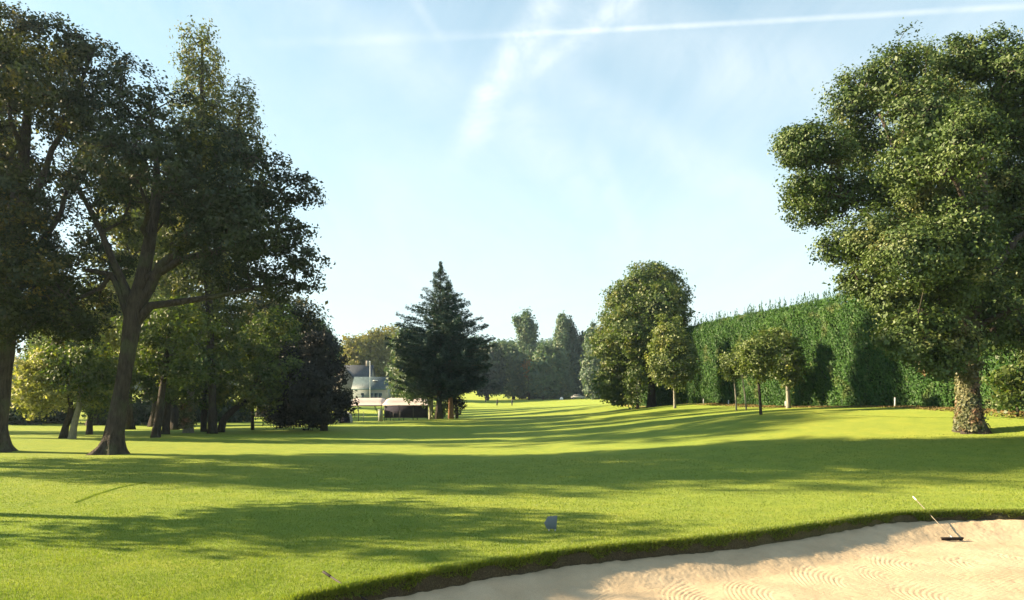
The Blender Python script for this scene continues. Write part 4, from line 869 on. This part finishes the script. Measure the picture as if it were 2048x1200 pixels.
def shelter(name, label, xa, xb, d, yt, yb, screen):
    sc = d/F; x0 = (xa-CX)*sc; x1 = (xb-CX)*sc; xm = (x0+x1)/2; zb = gz(xm, d); Z = lambda y: CH+(HY-y)*sc; D = 4.2
    root = empty(name, (xm, d, zb), label, 'shelter', 'canopies of the driving range'); b = np.array(root.location)
    ze = Z(yb); zt = Z(yt)+.15
    # sheet roof: curved section over depth, ends rounded down
    n = 18; V = []; Fc = []; m_ = 9
    for layer, dz in ((0, 0), (1, .04)):
        for i in range(n+1):
            t = i/n; x = x0-.25+(x1-x0+.5)*t; e = min(1, min(t, 1-t)*7); e = math.sqrt(max(0, 1-(1-e)**2))
            for k in range(m_+1):
                f = k/m_; V.append((x, d+D*f, ze+(zt-ze)*(math.sin(math.pi*f)**.7 if 0 < f < 1 else 0)*(.25+.75*e)+dz))
    A = (n+1)*(m_+1)
    for i in range(n):
        for k in range(m_):
            a = i*(m_+1)+k; q = (a, a+1, a+m_+2, a+m_+1); Fc.append(q[::-1]); Fc.append(tuple(p+A for p in q))
    for i in range(n):
        for k in (0, m_):
            a = i*(m_+1)+k; Fc.append((a, a+m_+1, a+m_+1+A, a+A))
    mesh_np('roof_sheet', np.array(V)-b, faces=Fc, mats=[M['canvas']], parent=root, smooth=True)
    for x in np.linspace(x0+.1, x1-.1, 4 if screen else 2):
        for yy in (d+.05, d+D-.05):
            p = MB(); p.tube([(x, yy, gz(x, yy)-.15), (x, yy, ze+.08)], .045, 6); p.build('post', M['steel'], root, loc=b)
    if not screen:
        for s in (-1, 1):
            pass
        p = MB(); p.tube([(x1-.1, d+.05, gz(x1, d)), (x1-1.0, d+.05, ze)], .035, 6); p.build('brace', M['steel'], root, loc=b)
        p = MB(); p.tube([(x1-.55, d+.05, zb+1.3), (x1-.9, d+.05, ze)], .03, 6); p.build('brace', M['steel'], root, loc=b)
    e = MB(); e.box((xm, d-.03, ze-.02), ((x1-x0)/2+.2, .03, .05)); e.build('front_rail', M['steel'], root, loc=b)
    return root, b, x0, x1, zb, ze
shelter('range_shelter', 'open pale roofed shelter, left one of the two by the cedar', 702, 764, 94, 799, 811, False)
sroot, sb, sx0, sx1, szb, sze = shelter('range_shelter', 'pale roofed shelter with a black screen, right one of the two by the cedar', 768, 856, 93, 799, 811, True)
sc_ = MB(); zlow = CH+(HY-835)/F*93; sc_.box(((sx0+sx1)/2, 93.12, (sze+zlow)/2), ((sx1-sx0)/2, .02, (sze-zlow)/2)); sc_.build('screen_cloth', M['net'], sroot, loc=sb)
sc_ = MB(); sc_.box(((sx0+sx1)/2, 93.12, zlow-.03), ((sx1-sx0)/2, .035, .03)); sc_.build('bottom_rail', M['steel'], sroot, loc=sb)
def cabinet():
    d = 93.0; X = (761-CX)/F*d; zb = gz(X, d); r = empty('cabinet', (X, d, zb), 'narrow pale cabinet standing between the two shelters', 'cabinet'); b = np.array(r.location)
    m = MB(); m.box((X, d, zb+.72), (.24, .25, .72)); m.box((X, d, zb+1.47), (.28, .29, .03)); m.build('body', M['concrete'], r, loc=b)
    m = MB(); m.box((X, d-.26, zb+.75), (.19, .012, .6)); q = m.build('door', M['wall'], r, loc=b)
    m = MB(); m.box((X+.13, d-.285, zb+.8), (.015, .015, .06)); m.build('handle', M['steel'], q, loc=b)
cabinet()
def hutch():
    d = 80; sc = d/F; X = (691-CX)*sc; zb = gz(X, d); r = empty('hutch', (X, d, zb), 'small arch shaped dark hutch with a pale rim beside the black evergreen', 'hutch'); b = np.array(r.location)
    prof = [(.62*math.cos(a)*(1.0), .05+1.15*max(0, math.sin(a))**.75) for a in np.linspace(0, math.pi, 17)]
    m = MB(); m.prism([(X+x*.93, d-.35, zb+z*.95-.05) for x, z in prof], (0, 0, 0), (0, .9, 0)); m.build('body', M['net'], r, loc=b)
    m = MB(); n = len(prof)
    out = [(X+x*1.05, d-.42, zb+z*1.03-.02) for x, z in prof]; inn = [(X+x*.94, d-.42, zb+z*.96-.04) for x, z in prof]
    for i in range(n-1): m.prism([out[i], out[i+1], inn[i+1], inn[i]], (0, 0, 0), (0, 1.0, 0))
    m.build('rim', M['concrete'], r, loc=b)
hutch()
for i, px in enumerate((727, 786.5, 800)):
    X = (px-CX)/F*88; zb = gz(X, 88)
    r = empty('stake', (X, 88, zb), ['thin dark stake on the bright lawn under the open shelter', 'thin dark stake before the left half of the black screen', 'thin dark stake before the middle of the black screen'][i], 'stake')
    m = MB(); m.tube([(0, 0, -.1), (0, 0, 1.15)], .022, 6); m.box((0, 0, 1.17), (.035, .035, .02)); m.build('shaft', M['steel'], r)

def car(label, px, d, rz, paint='white', name='parked_car', group='cars parked by the clubhouse', s=1.0):
    X = (px-CX)/F*d; zb = gz(X, d); root = empty(name, (X, d, zb), label, 'car', group, rz); root.scale = (s, s, s)
    prof = [(-2.1,.35),(-2.15,.75),(-1.95,.95),(-1.5,1.0),(-1.15,1.42),(.35,1.45),(1.05,.98),(1.95,.85),(2.1,.6),(2.05,.32)]
    m = MB(); m.prism([(x, -.82, z) for x, z in prof], (0, 0, 0), (0, 1.64, 0)); m.build('body', M[paint], root)
    g = MB(); gp = [(-1.38,1.02),(-1.08,1.36),(.3,1.38),(.85,1.02)]
    for y in (-.835, .82):
        g = MB(); g.prism([(x, y, z) for x, z in gp], (0, 0, 0), (0, .015, 0)); g.build('side_window', M['glass'], root)
    for x in (-1.35, 1.3):
        for y in (-.8, .62):
            w = MB(); a = np.linspace(0, 2*math.pi, 16, endpoint=False)
            w.prism([(x+.32*math.cos(q), y-.02, .32+.32*math.sin(q)) for q in a], (0, 0, 0), (0, .22, 0)); wh = w.build('wheel', M['tyre'], root)
            w = MB(); w.prism([(x+.19*math.cos(q), y-.03 if y < 0 else y+.19, .32+.19*math.sin(q)) for q in a], (0, 0, 0), (0, .03, 0)); w.build('rim', M['galv'], wh)
    for y in (-.6, .6):
        h = MB(); h.box((2.09, y, .68), (.03, .16, .08)); h.build('headlight', M['white'], root)
    return root
car('small white car in front of the clubhouse wall', 716, 160, .3)
car('white car seen through the black boughs, nearest the open shelter', 694, 150, .1)
car('white car seen through the black boughs, left of the other white car', 668, 152, -.1)
car('white car glimpsed behind the boughs, furthest left of the row', 640, 154, .1)
car('grey green buggy like car parked under the far conifers', 1156, 222, .0, 'concrete', group='vehicles under the far trees', s=1.0)
def tee_box(label, px, d):
    X = (px-CX)/F*d; zb = gz(X, d); r = empty('tee_marker', (X, d, zb), label, 'marker')
    m = MB(); m.tube([(0, 0, -.05), (0, 0, .25), (0, 0, .6), (0, 0, .85)], [.5, .55, .42, .1], 10); m.build('cover', M['white'], r, smooth=True)
    m = MB(); m.tube([(0, 0, .0), (0, 0, .07)], [.58, .58], 10); m.build('base', M['concrete'], r)
tee_box('rounded white object on the grass under the far conifers', 1123, 220)

# people
def skin_body(pts, edges, rad, mat, parent, name='body'):
    me = bpy.data.meshes.new(name); me.from_pydata(pts, edges, []); me.materials.append(mat)
    o = bpy.data.objects.new(name, me); col.objects.link(o); o.parent = parent
    sk = o.modifiers.new('skin', 'SKIN'); 
    for v, r in zip(me.skin_vertices[0].data, rad): v.radius = (r, r)
    me.skin_vertices[0].data[0].use_root = True
    o.modifiers.new('sub', 'SUBSURF').levels = 1
    return o
def person(px, py, d, label, rz, lean=0, stride=.12, arm=.3):
    X = (px-CX)/F*d; zb = gz(X, d); root = empty('person', (X, d, zb), label, 'person', 'golfers on the far fairway', rz)
    l = lean
    J = dict(pelvis=(0, 0, .95), chest=(l*.5, 0, 1.25), neck=(l*.8, 0, 1.48), head=(l, 0, 1.62), top=(l*1.05, 0, 1.74),
             sl=(l*.7, .18, 1.42), el=(l*.7+arm*.4, .2, 1.15), hl=(l*.7+arm, .05, .95), sr=(l*.7, -.18, 1.42), er=(l*.7+arm*.3, -.22, 1.15), hr=(l*.7+arm, -.02, .93),
             pl=(0, .1, .9), kl=(stride*.7, .11, .5), al=(stride*.6, .11, .08), tl=(stride*.6+.16, .12, .03), pr=(0, -.1, .9), kr=(-stride*.3, -.11, .5), ar=(-stride, -.11, .08), tr=(-stride+.16, -.12, .03),
             fl=(l*.7+arm+.04, .03, .88), f2=(l*.7+arm+.04, -.03, .86))
    nm = list(J); ed = [('pelvis','chest'),('chest','neck'),('neck','head'),('head','top'),('chest','sl'),('sl','el'),('el','hl'),('hl','fl'),('chest','sr'),('sr','er'),('er','hr'),('hr','f2'),('pelvis','pl'),('pl','kl'),('kl','al'),('al','tl'),('pelvis','pr'),('pr','kr'),('kr','ar'),('ar','tr')]
    rad = dict(pelvis=.13, chest=.14, neck=.055, head=.1, top=.07, sl=.06, sr=.06, el=.045, er=.045, hl=.035, hr=.035, fl=.03, f2=.03, pl=.09, pr=.09, kl=.06, kr=.06, al=.045, ar=.045, tl=.035, tr=.035)
    skin_body([J[n] for n in nm], [(nm.index(a), nm.index(b)) for a, b in ed], [rad[n] for n in nm], M['skin'], root)
    s = MB(); s.tube([J['pelvis'], ((J['pelvis'][0]+J['chest'][0])/2, 0, 1.1), J['chest'], (l*.75, 0, 1.42), (l*.78, 0, 1.47)], [.16, .165, .19, .17, .07], 10)
    s.tube([J['sl'], J['el']], [.085, .062], 8); s.tube([J['sr'], J['er']], [.085, .062], 8); s.build('shirt', M['navy'], root, smooth=True)
    t = MB()
    for q in ('l', 'r'): t.tube([(J['p'+q][0], J['p'+q][1], .98), J['k'+q], (J['a'+q][0], J['a'+q][1], .1)], [.125, .09, .075], 10)
    t.build('trousers', M['navy'], root, smooth=True)
    h = MB(); hx, hz = J['head'][0], 1.66; h.tube([(hx-.02, 0, hz-.06), (hx-.02, 0, hz+.03), (hx-.01, 0, hz+.1), (hx, 0, hz+.135)], [.112, .122, .09, .02], 10); h.build('hair', M['hair'], root, smooth=True)
    return root
person(971, 808, 210, 'golfer in dark clothes walking, leftmost of the three far golfers', .3)
person(994, 811, 192, 'golfer in dark clothes bending slightly, middle of the three far golfers', -.6, lean=.1)
person(1024, 812, 188, 'golfer in dark clothes with a wide stance, rightmost of the three far golfers', 1.2, stride=.25)

# ------------------------------------------------------------------ FOREGROUND THINGS
def sign():
    d = 16.35; X = (1101-CX)/F*d; zb = gz(X, d); r = empty('tee_sign', (X, d, zb), 'small grey five sided plate on two short legs on the near lawn', 'sign', rz=0); s = d/F
    yb = HY+(CH-zb)*F/d
    q = [(1088.5,1046),(1096,1033.5),(1114.5,1031.5),(1112.5,1058),(1093.5,1057.5)]
    pts = [((a-CX)*s-X, 0, CH+(HY-b)*s-zb) for a, b in q]
    m = MB(); m.prism([(x, y-.012, z) for x, y, z in pts], (0, 0, 0), (0, .02, 0)); o = m.build('plate', M['signback'], r)
    bv = o.modifiers.new('bevel', 'BEVEL'); bv.width = .004; bv.segments = 2
    m = MB()
    for i in range(5):
        a = np.array(pts[i]); c = np.array(pts[(i+1) % 5]); m.tube([a+np.array([0, .008, 0]), c+np.array([0, .008, 0])], .0035, 6)
    m.build('rim', M['signback'], r, smooth=True)
    for a in (1098, 1110.5):
        m = MB(); x = (a-CX)*s-X; m.box((x, 0.012, (CH+(HY-1058)*s-zb)/2-.03), (.012, .012, (CH+(HY-1058)*s-zb)/2+.05)); m.build('leg', M['galv'], r)
sign()
def rake(label, A, B, tipcol, headdir, hw=.26, hang=.035, hr=.011):
    """A: handle end, B: head"""
    A = np.array(A); B = np.array(B); root = empty('bunker_rake', B, label, 'rake', 'rakes lying in the bunker'); b = B
    u = (A-B)/np.linalg.norm(A-B)
    m = MB(); m.tube([B+u*.03, B+u*.9, A-u*.18], [hr]*3, 8); m.build('handle', M['wood'] if tipcol == 'white' else M['darkwood'], root, smooth=True, loc=b)
    m = MB(); m.tube([A-u*.19, A-u*.17, A-u*.02, A], [hr*1.1, hr*1.5, hr*1.5, hr*1.1], 8); m.build('grip', M[tipcol], root, smooth=True, loc=b)
    h = np.array([math.cos(headdir), math.sin(headdir), 0])
    m = MB(); m.box(B, (hw, .03, .018), rz=headdir); o = m.build('head', M['darkwood'], root, loc=b); bv = o.modifiers.new('bevel', 'BEVEL'); bv.width = .006
    m = MB()
    for k in range(26):
        x = (k/25*2-1)*(hw-.015); p = B+h*x; m.tube([p+np.array([0, 0, -.015]), p+np.array([0, 0, -.018-hang])], [.011, .008], 5)
    m.build('bristles', M['bristle'], root, loc=b)
    m = MB(); m.tube([B-u*.0+np.array([0, 0, .01]), B+u*.09+np.array([0, 0, .01])], [.02, .016], 8); m.build('socket', M['galv'], root, smooth=True, loc=b)
hx, hy = 10.2, 17.38; hs = float(bunker_s(np.array([hx]), np.array([hy]))[0]); hz = float(sand_z(np.array([hx]), np.array([hy]), np.array([hs]))[0])
Bk = np.array([hx, hy, hz+.06]); lipz = gz(10.3, 18.42)
Ak = P(1826, 993, 19.25)
rake('black headed rake with its pale handle propped on the far bunker lip', Ak, Bk, 'white', .02, hr=.009)
A2 = P(646, 1143, 11.9); 
s2 = P(740, 1200, 11.3); u2 = (s2-A2)/np.linalg.norm(s2-A2); B2 = A2+u2*2.0
B2[2] = float(sand_z(np.array([B2[0]]), np.array([B2[1]]), np.array([1.0]))[0])+.06
rake('rake with a dark handle end poking over the near bunker lip', A2, B2, 'darkwood', math.atan2(u2[1], u2[0])+math.pi/2, hr=.016)
# small white marker posts at the hedge foot
for i, (px, y0, y1, lab) in enumerate([(1790,815,801,'low white post at the hedge foot between the dark young tree and the big oak'),(1407,806,800,'low white post at the hedge foot left of the small young trees'),(1457,804,799,'low white post just left of the pair of bare stemmed young trees'),(1571,800,793,'low white post at the foot of the dark dense young tree')]):
    k = (px-CX)/F; d = 33.9/(k+.2136)-1.0; X = k*d; zb = gz(X, d); h = (y0-y1)/F*d+.15
    r = empty('marker_post', (X, d, zb), lab, 'post', 'white posts along the hedge')
    m = MB(); m.box((0, 0, h/2-.1), (.035, .035, h/2+.1)); m.build('post', M['white'], r)
    m = MB(); m.box((0, 0, h+.012), (.042, .042, .012)); m.build('cap', M['concrete'], r)
# leaf litter under the hedge
def litter():
    rs = np.random.RandomState(44); n = 9000; Y = 30+rs.rand(n)*40; X = 33.9-.2136*Y-rs.rand(n)**2*2.0-.1
    n = len(X); Z = ground_z(X, Y)+.02+.03*rs.rand(n)
    V, Q = cards(np.c_[X, Y, Z], rs.randn(n, 3)*.5+np.array([0, 0, 1]), .12, .08, rs)
    tag(mesh_np('leaf_litter', V, quads=Q, mats=[M['leaflit']], attr={'rnd': rs.rand(n)}), 'brown fallen leaves along the hedge foot', 'leaf litter', kind='stuff')
litter()

# ------------------------------------------------------------------ HAZE
HAZE = .00018
if HAZE:
    m = MB(); m.box((0, 470, 28), (880, 560, 34)); o = m.build('haze', M['white'])
    mt, nt, ns, ln = nmat('air_haze'); v = N(nt, 'ShaderNodeVolumePrincipled'); v.inputs['Color'].default_value = (.62,.8,1,1); v.inputs['Density'].default_value = HAZE; v.inputs['Anisotropy'].default_value = .3
    out = N(nt, 'ShaderNodeOutputMaterial'); ln.new(v.outputs[0], out.inputs['Volume']); o.data.materials.clear(); o.data.materials.append(mt)
    tag(o, 'thin haze over the course', 'haze', kind='stuff')

# ------------------------------------------------------------------ SKY, SUN, CAMERA
def world():
    w = bpy.data.worlds.new('World'); bpy.context.scene.world = w; w.use_nodes = True; nt = w.node_tree; ln = nt.links
    for n in list(nt.nodes): nt.nodes.remove(n)
    sky = N(nt, 'ShaderNodeTexSky'); sky.sky_type = 'NISHITA'; sky.sun_disc = False; sky.sun_elevation = SUN_EL
    # sun direction in the sky: rotation measured clockwise from +y
    sd = Vector((-math.cos(SUN_AZ), math.sin(SUN_AZ), 0)); sky.sun_rotation = math.atan2(sd.x, sd.y)
    sky.air_density = 1.0; sky.dust_density = .4; sky.ozone_density = .8
    tc = N(nt, 'ShaderNodeTexCoord'); dirv = tc.outputs['Generated']
    sep = N(nt, 'ShaderNodeSeparateXYZ'); ln.new(dirv, sep.inputs[0])
    zc = N(nt, 'ShaderNodeMath', operation='ADD', n1=.12); ln.new(sep.outputs['Z'], zc.inputs[0])
    dx = N(nt, 'ShaderNodeMath', operation='DIVIDE'); ln.new(sep.outputs['X'], dx.inputs[0]); ln.new(zc.outputs[0], dx.inputs[1])
    dy = N(nt, 'ShaderNodeMath', operation='DIVIDE'); ln.new(sep.outputs['Y'], dy.inputs[0]); ln.new(zc.outputs[0], dy.inputs[1])
    cb = N(nt, 'ShaderNodeCombineXYZ'); ln.new(dx.outputs[0], cb.inputs[0]); ln.new(dy.outputs[0], cb.inputs[1])
    mp = N(nt, 'ShaderNodeMapping'); mp.inputs['Rotation'].default_value = (0, 0, .5); mp.inputs['Scale'].default_value = (1.7, .55, 1); mp.inputs['Location'].default_value = (1.2, .4, 0); ln.new(cb.outputs[0], mp.inputs[0])
    n1 = N(nt, 'ShaderNodeTexNoise', i_Scale=.9, i_Detail=7.0, i_Roughness=.58, i_Distortion=.9); ln.new(mp.outputs[0], n1.inputs['Vector'])
    m1 = N(nt, 'ShaderNodeMapRange'); m1.inputs[1].default_value = .38; m1.inputs[2].default_value = .85; m1.inputs[4].default_value = .5; ln.new(n1.outputs['Fac'], m1.inputs[0])
    total = m1.outputs[0]
    n2 = N(nt, 'ShaderNodeTexNoise', i_Scale=8.0, i_Detail=8.0, i_Roughness=.68, i_Distortion=1.6); ln.new(dirv, n2.inputs['Vector'])
    n3 = N(nt, 'ShaderNodeTexNoise', i_Scale=3.5, i_Detail=4.0); ln.new(dirv, n3.inputs['Vector'])
    def D(px, py): v = Vector(((px-CX)/F, 1, (HY-py)/F)); return v.normalized()
    def streak(a, b, width, amt, noise=.5, wobble=.0, t0=None, t1=None, fade=.05):
        """a straight band of cloud along the great circle through two sky directions"""
        A, B = D(*a), D(*b); n = A.cross(B).normalized(); T = (B-A).normalized(); Mi = (A+B)/2
        dn = N(nt, 'ShaderNodeVectorMath', operation='DOT_PRODUCT'); ln.new(dirv, dn.inputs[0]); dn.inputs[1].default_value = n
        wob = N(nt, 'ShaderNodeMath', operation='MULTIPLY_ADD', n1=wobble, n2=-wobble*.5); ln.new(n3.outputs['Fac'], wob.inputs[0])
        ad = N(nt, 'ShaderNodeMath', operation='ADD'); ln.new(dn.outputs['Value'], ad.inputs[0]); ln.new(wob.outputs[0], ad.inputs[1])
        ab = N(nt, 'ShaderNodeMath', operation='ABSOLUTE'); ln.new(ad.outputs[0], ab.inputs[0])
        mr = N(nt, 'ShaderNodeMapRange', interpolation_type='SMOOTHSTEP'); mr.inputs[1].default_value = width; mr.inputs[2].default_value = 0; mr.inputs[3].default_value = 0; mr.inputs[4].default_value = amt; ln.new(ab.outputs[0], mr.inputs[0])
        dt = N(nt, 'ShaderNodeVectorMath', operation='DOT_PRODUCT'); ln.new(dirv, dt.inputs[0]); dt.inputs[1].default_value = T
        ta, tb = A.dot(T), B.dot(T)
        e1 = N(nt, 'ShaderNodeMapRange', interpolation_type='SMOOTHSTEP'); e1.inputs[1].default_value = ta-fade; e1.inputs[2].default_value = ta+fade; ln.new(dt.outputs['Value'], e1.inputs[0])
        e2 = N(nt, 'ShaderNodeMapRange', interpolation_type='SMOOTHSTEP'); e2.inputs[1].default_value = tb+fade; e2.inputs[2].default_value = tb-fade; ln.new(dt.outputs['Value'], e2.inputs[0])
        nn = N(nt, 'ShaderNodeMapRange'); nn.inputs[1].default_value = .3; nn.inputs[2].default_value = .7; nn.inputs[3].default_value = 1-noise; nn.inputs[4].default_value = 1+noise*.3; ln.new(n2.outputs['Fac'], nn.inputs[0])
        x = mr.outputs[0]
        for s in (e1.outputs[0], e2.outputs[0], nn.outputs[0]):
            q = N(nt, 'ShaderNodeMath', operation='MULTIPLY'); ln.new(x, q.inputs[0]); ln.new(s, q.inputs[1]); x = q.outputs[0]
        return x
    parts = [streak((1000,72),(2200,4),.005,.42,.6,.004,fade=.1), streak((560,84),(1020,70),.009,.18,.8,.01,fade=.1),
             streak((925,300),(1160,-60),.03,.5,.75,.06,fade=.06), streak((1060,160),(1330,-60),.014,.3,.8,.03,fade=.05), streak((800,-40),(880,80),.010,.25,.8,.02,fade=.04), streak((960,240),(1010,120),.03,.35,.8,.02), streak((1060,150),(1260,-40),.06,.35,.9,.08),
             streak((1120,170),(1560,420),.04,.25,.8,.06,fade=.08), streak((560,-60),(980,240),.05,.22,.7,.08,fade=.1), streak((1180,280),(1260,470),.02,.2,.7,.05),
             streak((1250,40),(1700,180),.07,.28,.8,.1,fade=.1), streak((1000,200),(1200,420),.05,.22,.9,.08)]
    for p in parts:
        q = N(nt, 'ShaderNodeMath', operation='ADD'); q.use_clamp = True; ln.new(total, q.inputs[0]); ln.new(p, q.inputs[1]); total = q.outputs[0]
    up = N(nt, 'ShaderNodeMapRange'); up.inputs[1].default_value = -.02; up.inputs[2].default_value = .05; ln.new(sep.outputs['Z'], up.inputs[0])
    q = N(nt, 'ShaderNodeMath', operation='MULTIPLY'); ln.new(total, q.inputs[0]); ln.new(up.outputs[0], q.inputs[1])
    c = mix(nt, q.outputs[0], mix(nt, 1.0, sky.outputs[0], (.66, 1.10, 1.06), 'MULTIPLY'), CLOUD)
    hz = N(nt, 'ShaderNodeMapRange', interpolation_type='SMOOTHSTEP'); hz.inputs[1].default_value = -.08; hz.inputs[2].default_value = .62; hz.inputs[3].default_value = .85; hz.inputs[4].default_value = .25; ln.new(sep.outputs['Z'], hz.inputs[0])
    c = mix(nt, hz.outputs[0], c, HAZY)
    bg = N(nt, 'ShaderNodeBackground', i_Strength=SKY); ln.new(c, bg.inputs[0])
    out = N(nt, 'ShaderNodeOutputWorld'); ln.new(bg.outputs[0], out.inputs[0])
SKY = .05; CLOUD = (5.3, 5.6, 5.7); HAZY = (4.6, 5.15, 5.3)
world()
su = bpy.data.lights.new('sun', 'SUN'); su.energy = 5.0; su.angle = math.radians(.55); su.color = (1, .80, .52)
so = bpy.data.objects.new('sun', su); col.objects.link(so)
dvec = Vector((math.cos(SUN_AZ)*math.cos(SUN_EL), -math.sin(SUN_AZ)*math.cos(SUN_EL), -math.sin(SUN_EL)))
so.rotation_euler = dvec.to_track_quat('-Z', 'Y').to_euler()
cam = bpy.data.cameras.new('camera'); co = bpy.data.objects.new('camera', cam); col.objects.link(co)
co.location = (0, 0, CH); co.rotation_euler = (math.pi/2, 0, 0); cam.sensor_width = 36; cam.lens = F/2048*36; cam.shift_y = (HY-600)/2048
cam.clip_end = 3000; cam.clip_start = .1
sc = bpy.context.scene; sc.camera = co
sc.view_settings.view_transform = 'Standard'; sc.view_settings.look = 'None'; sc.view_settings.gamma = 1; sc.view_settings.exposure = 2.14
sc.cycles.max_bounces = 4; sc.cycles.diffuse_bounces = 3; sc.cycles.transparent_max_bounces = 4; sc.cycles.volume_bounces = 0; sc.cycles.transmission_bounces = 3
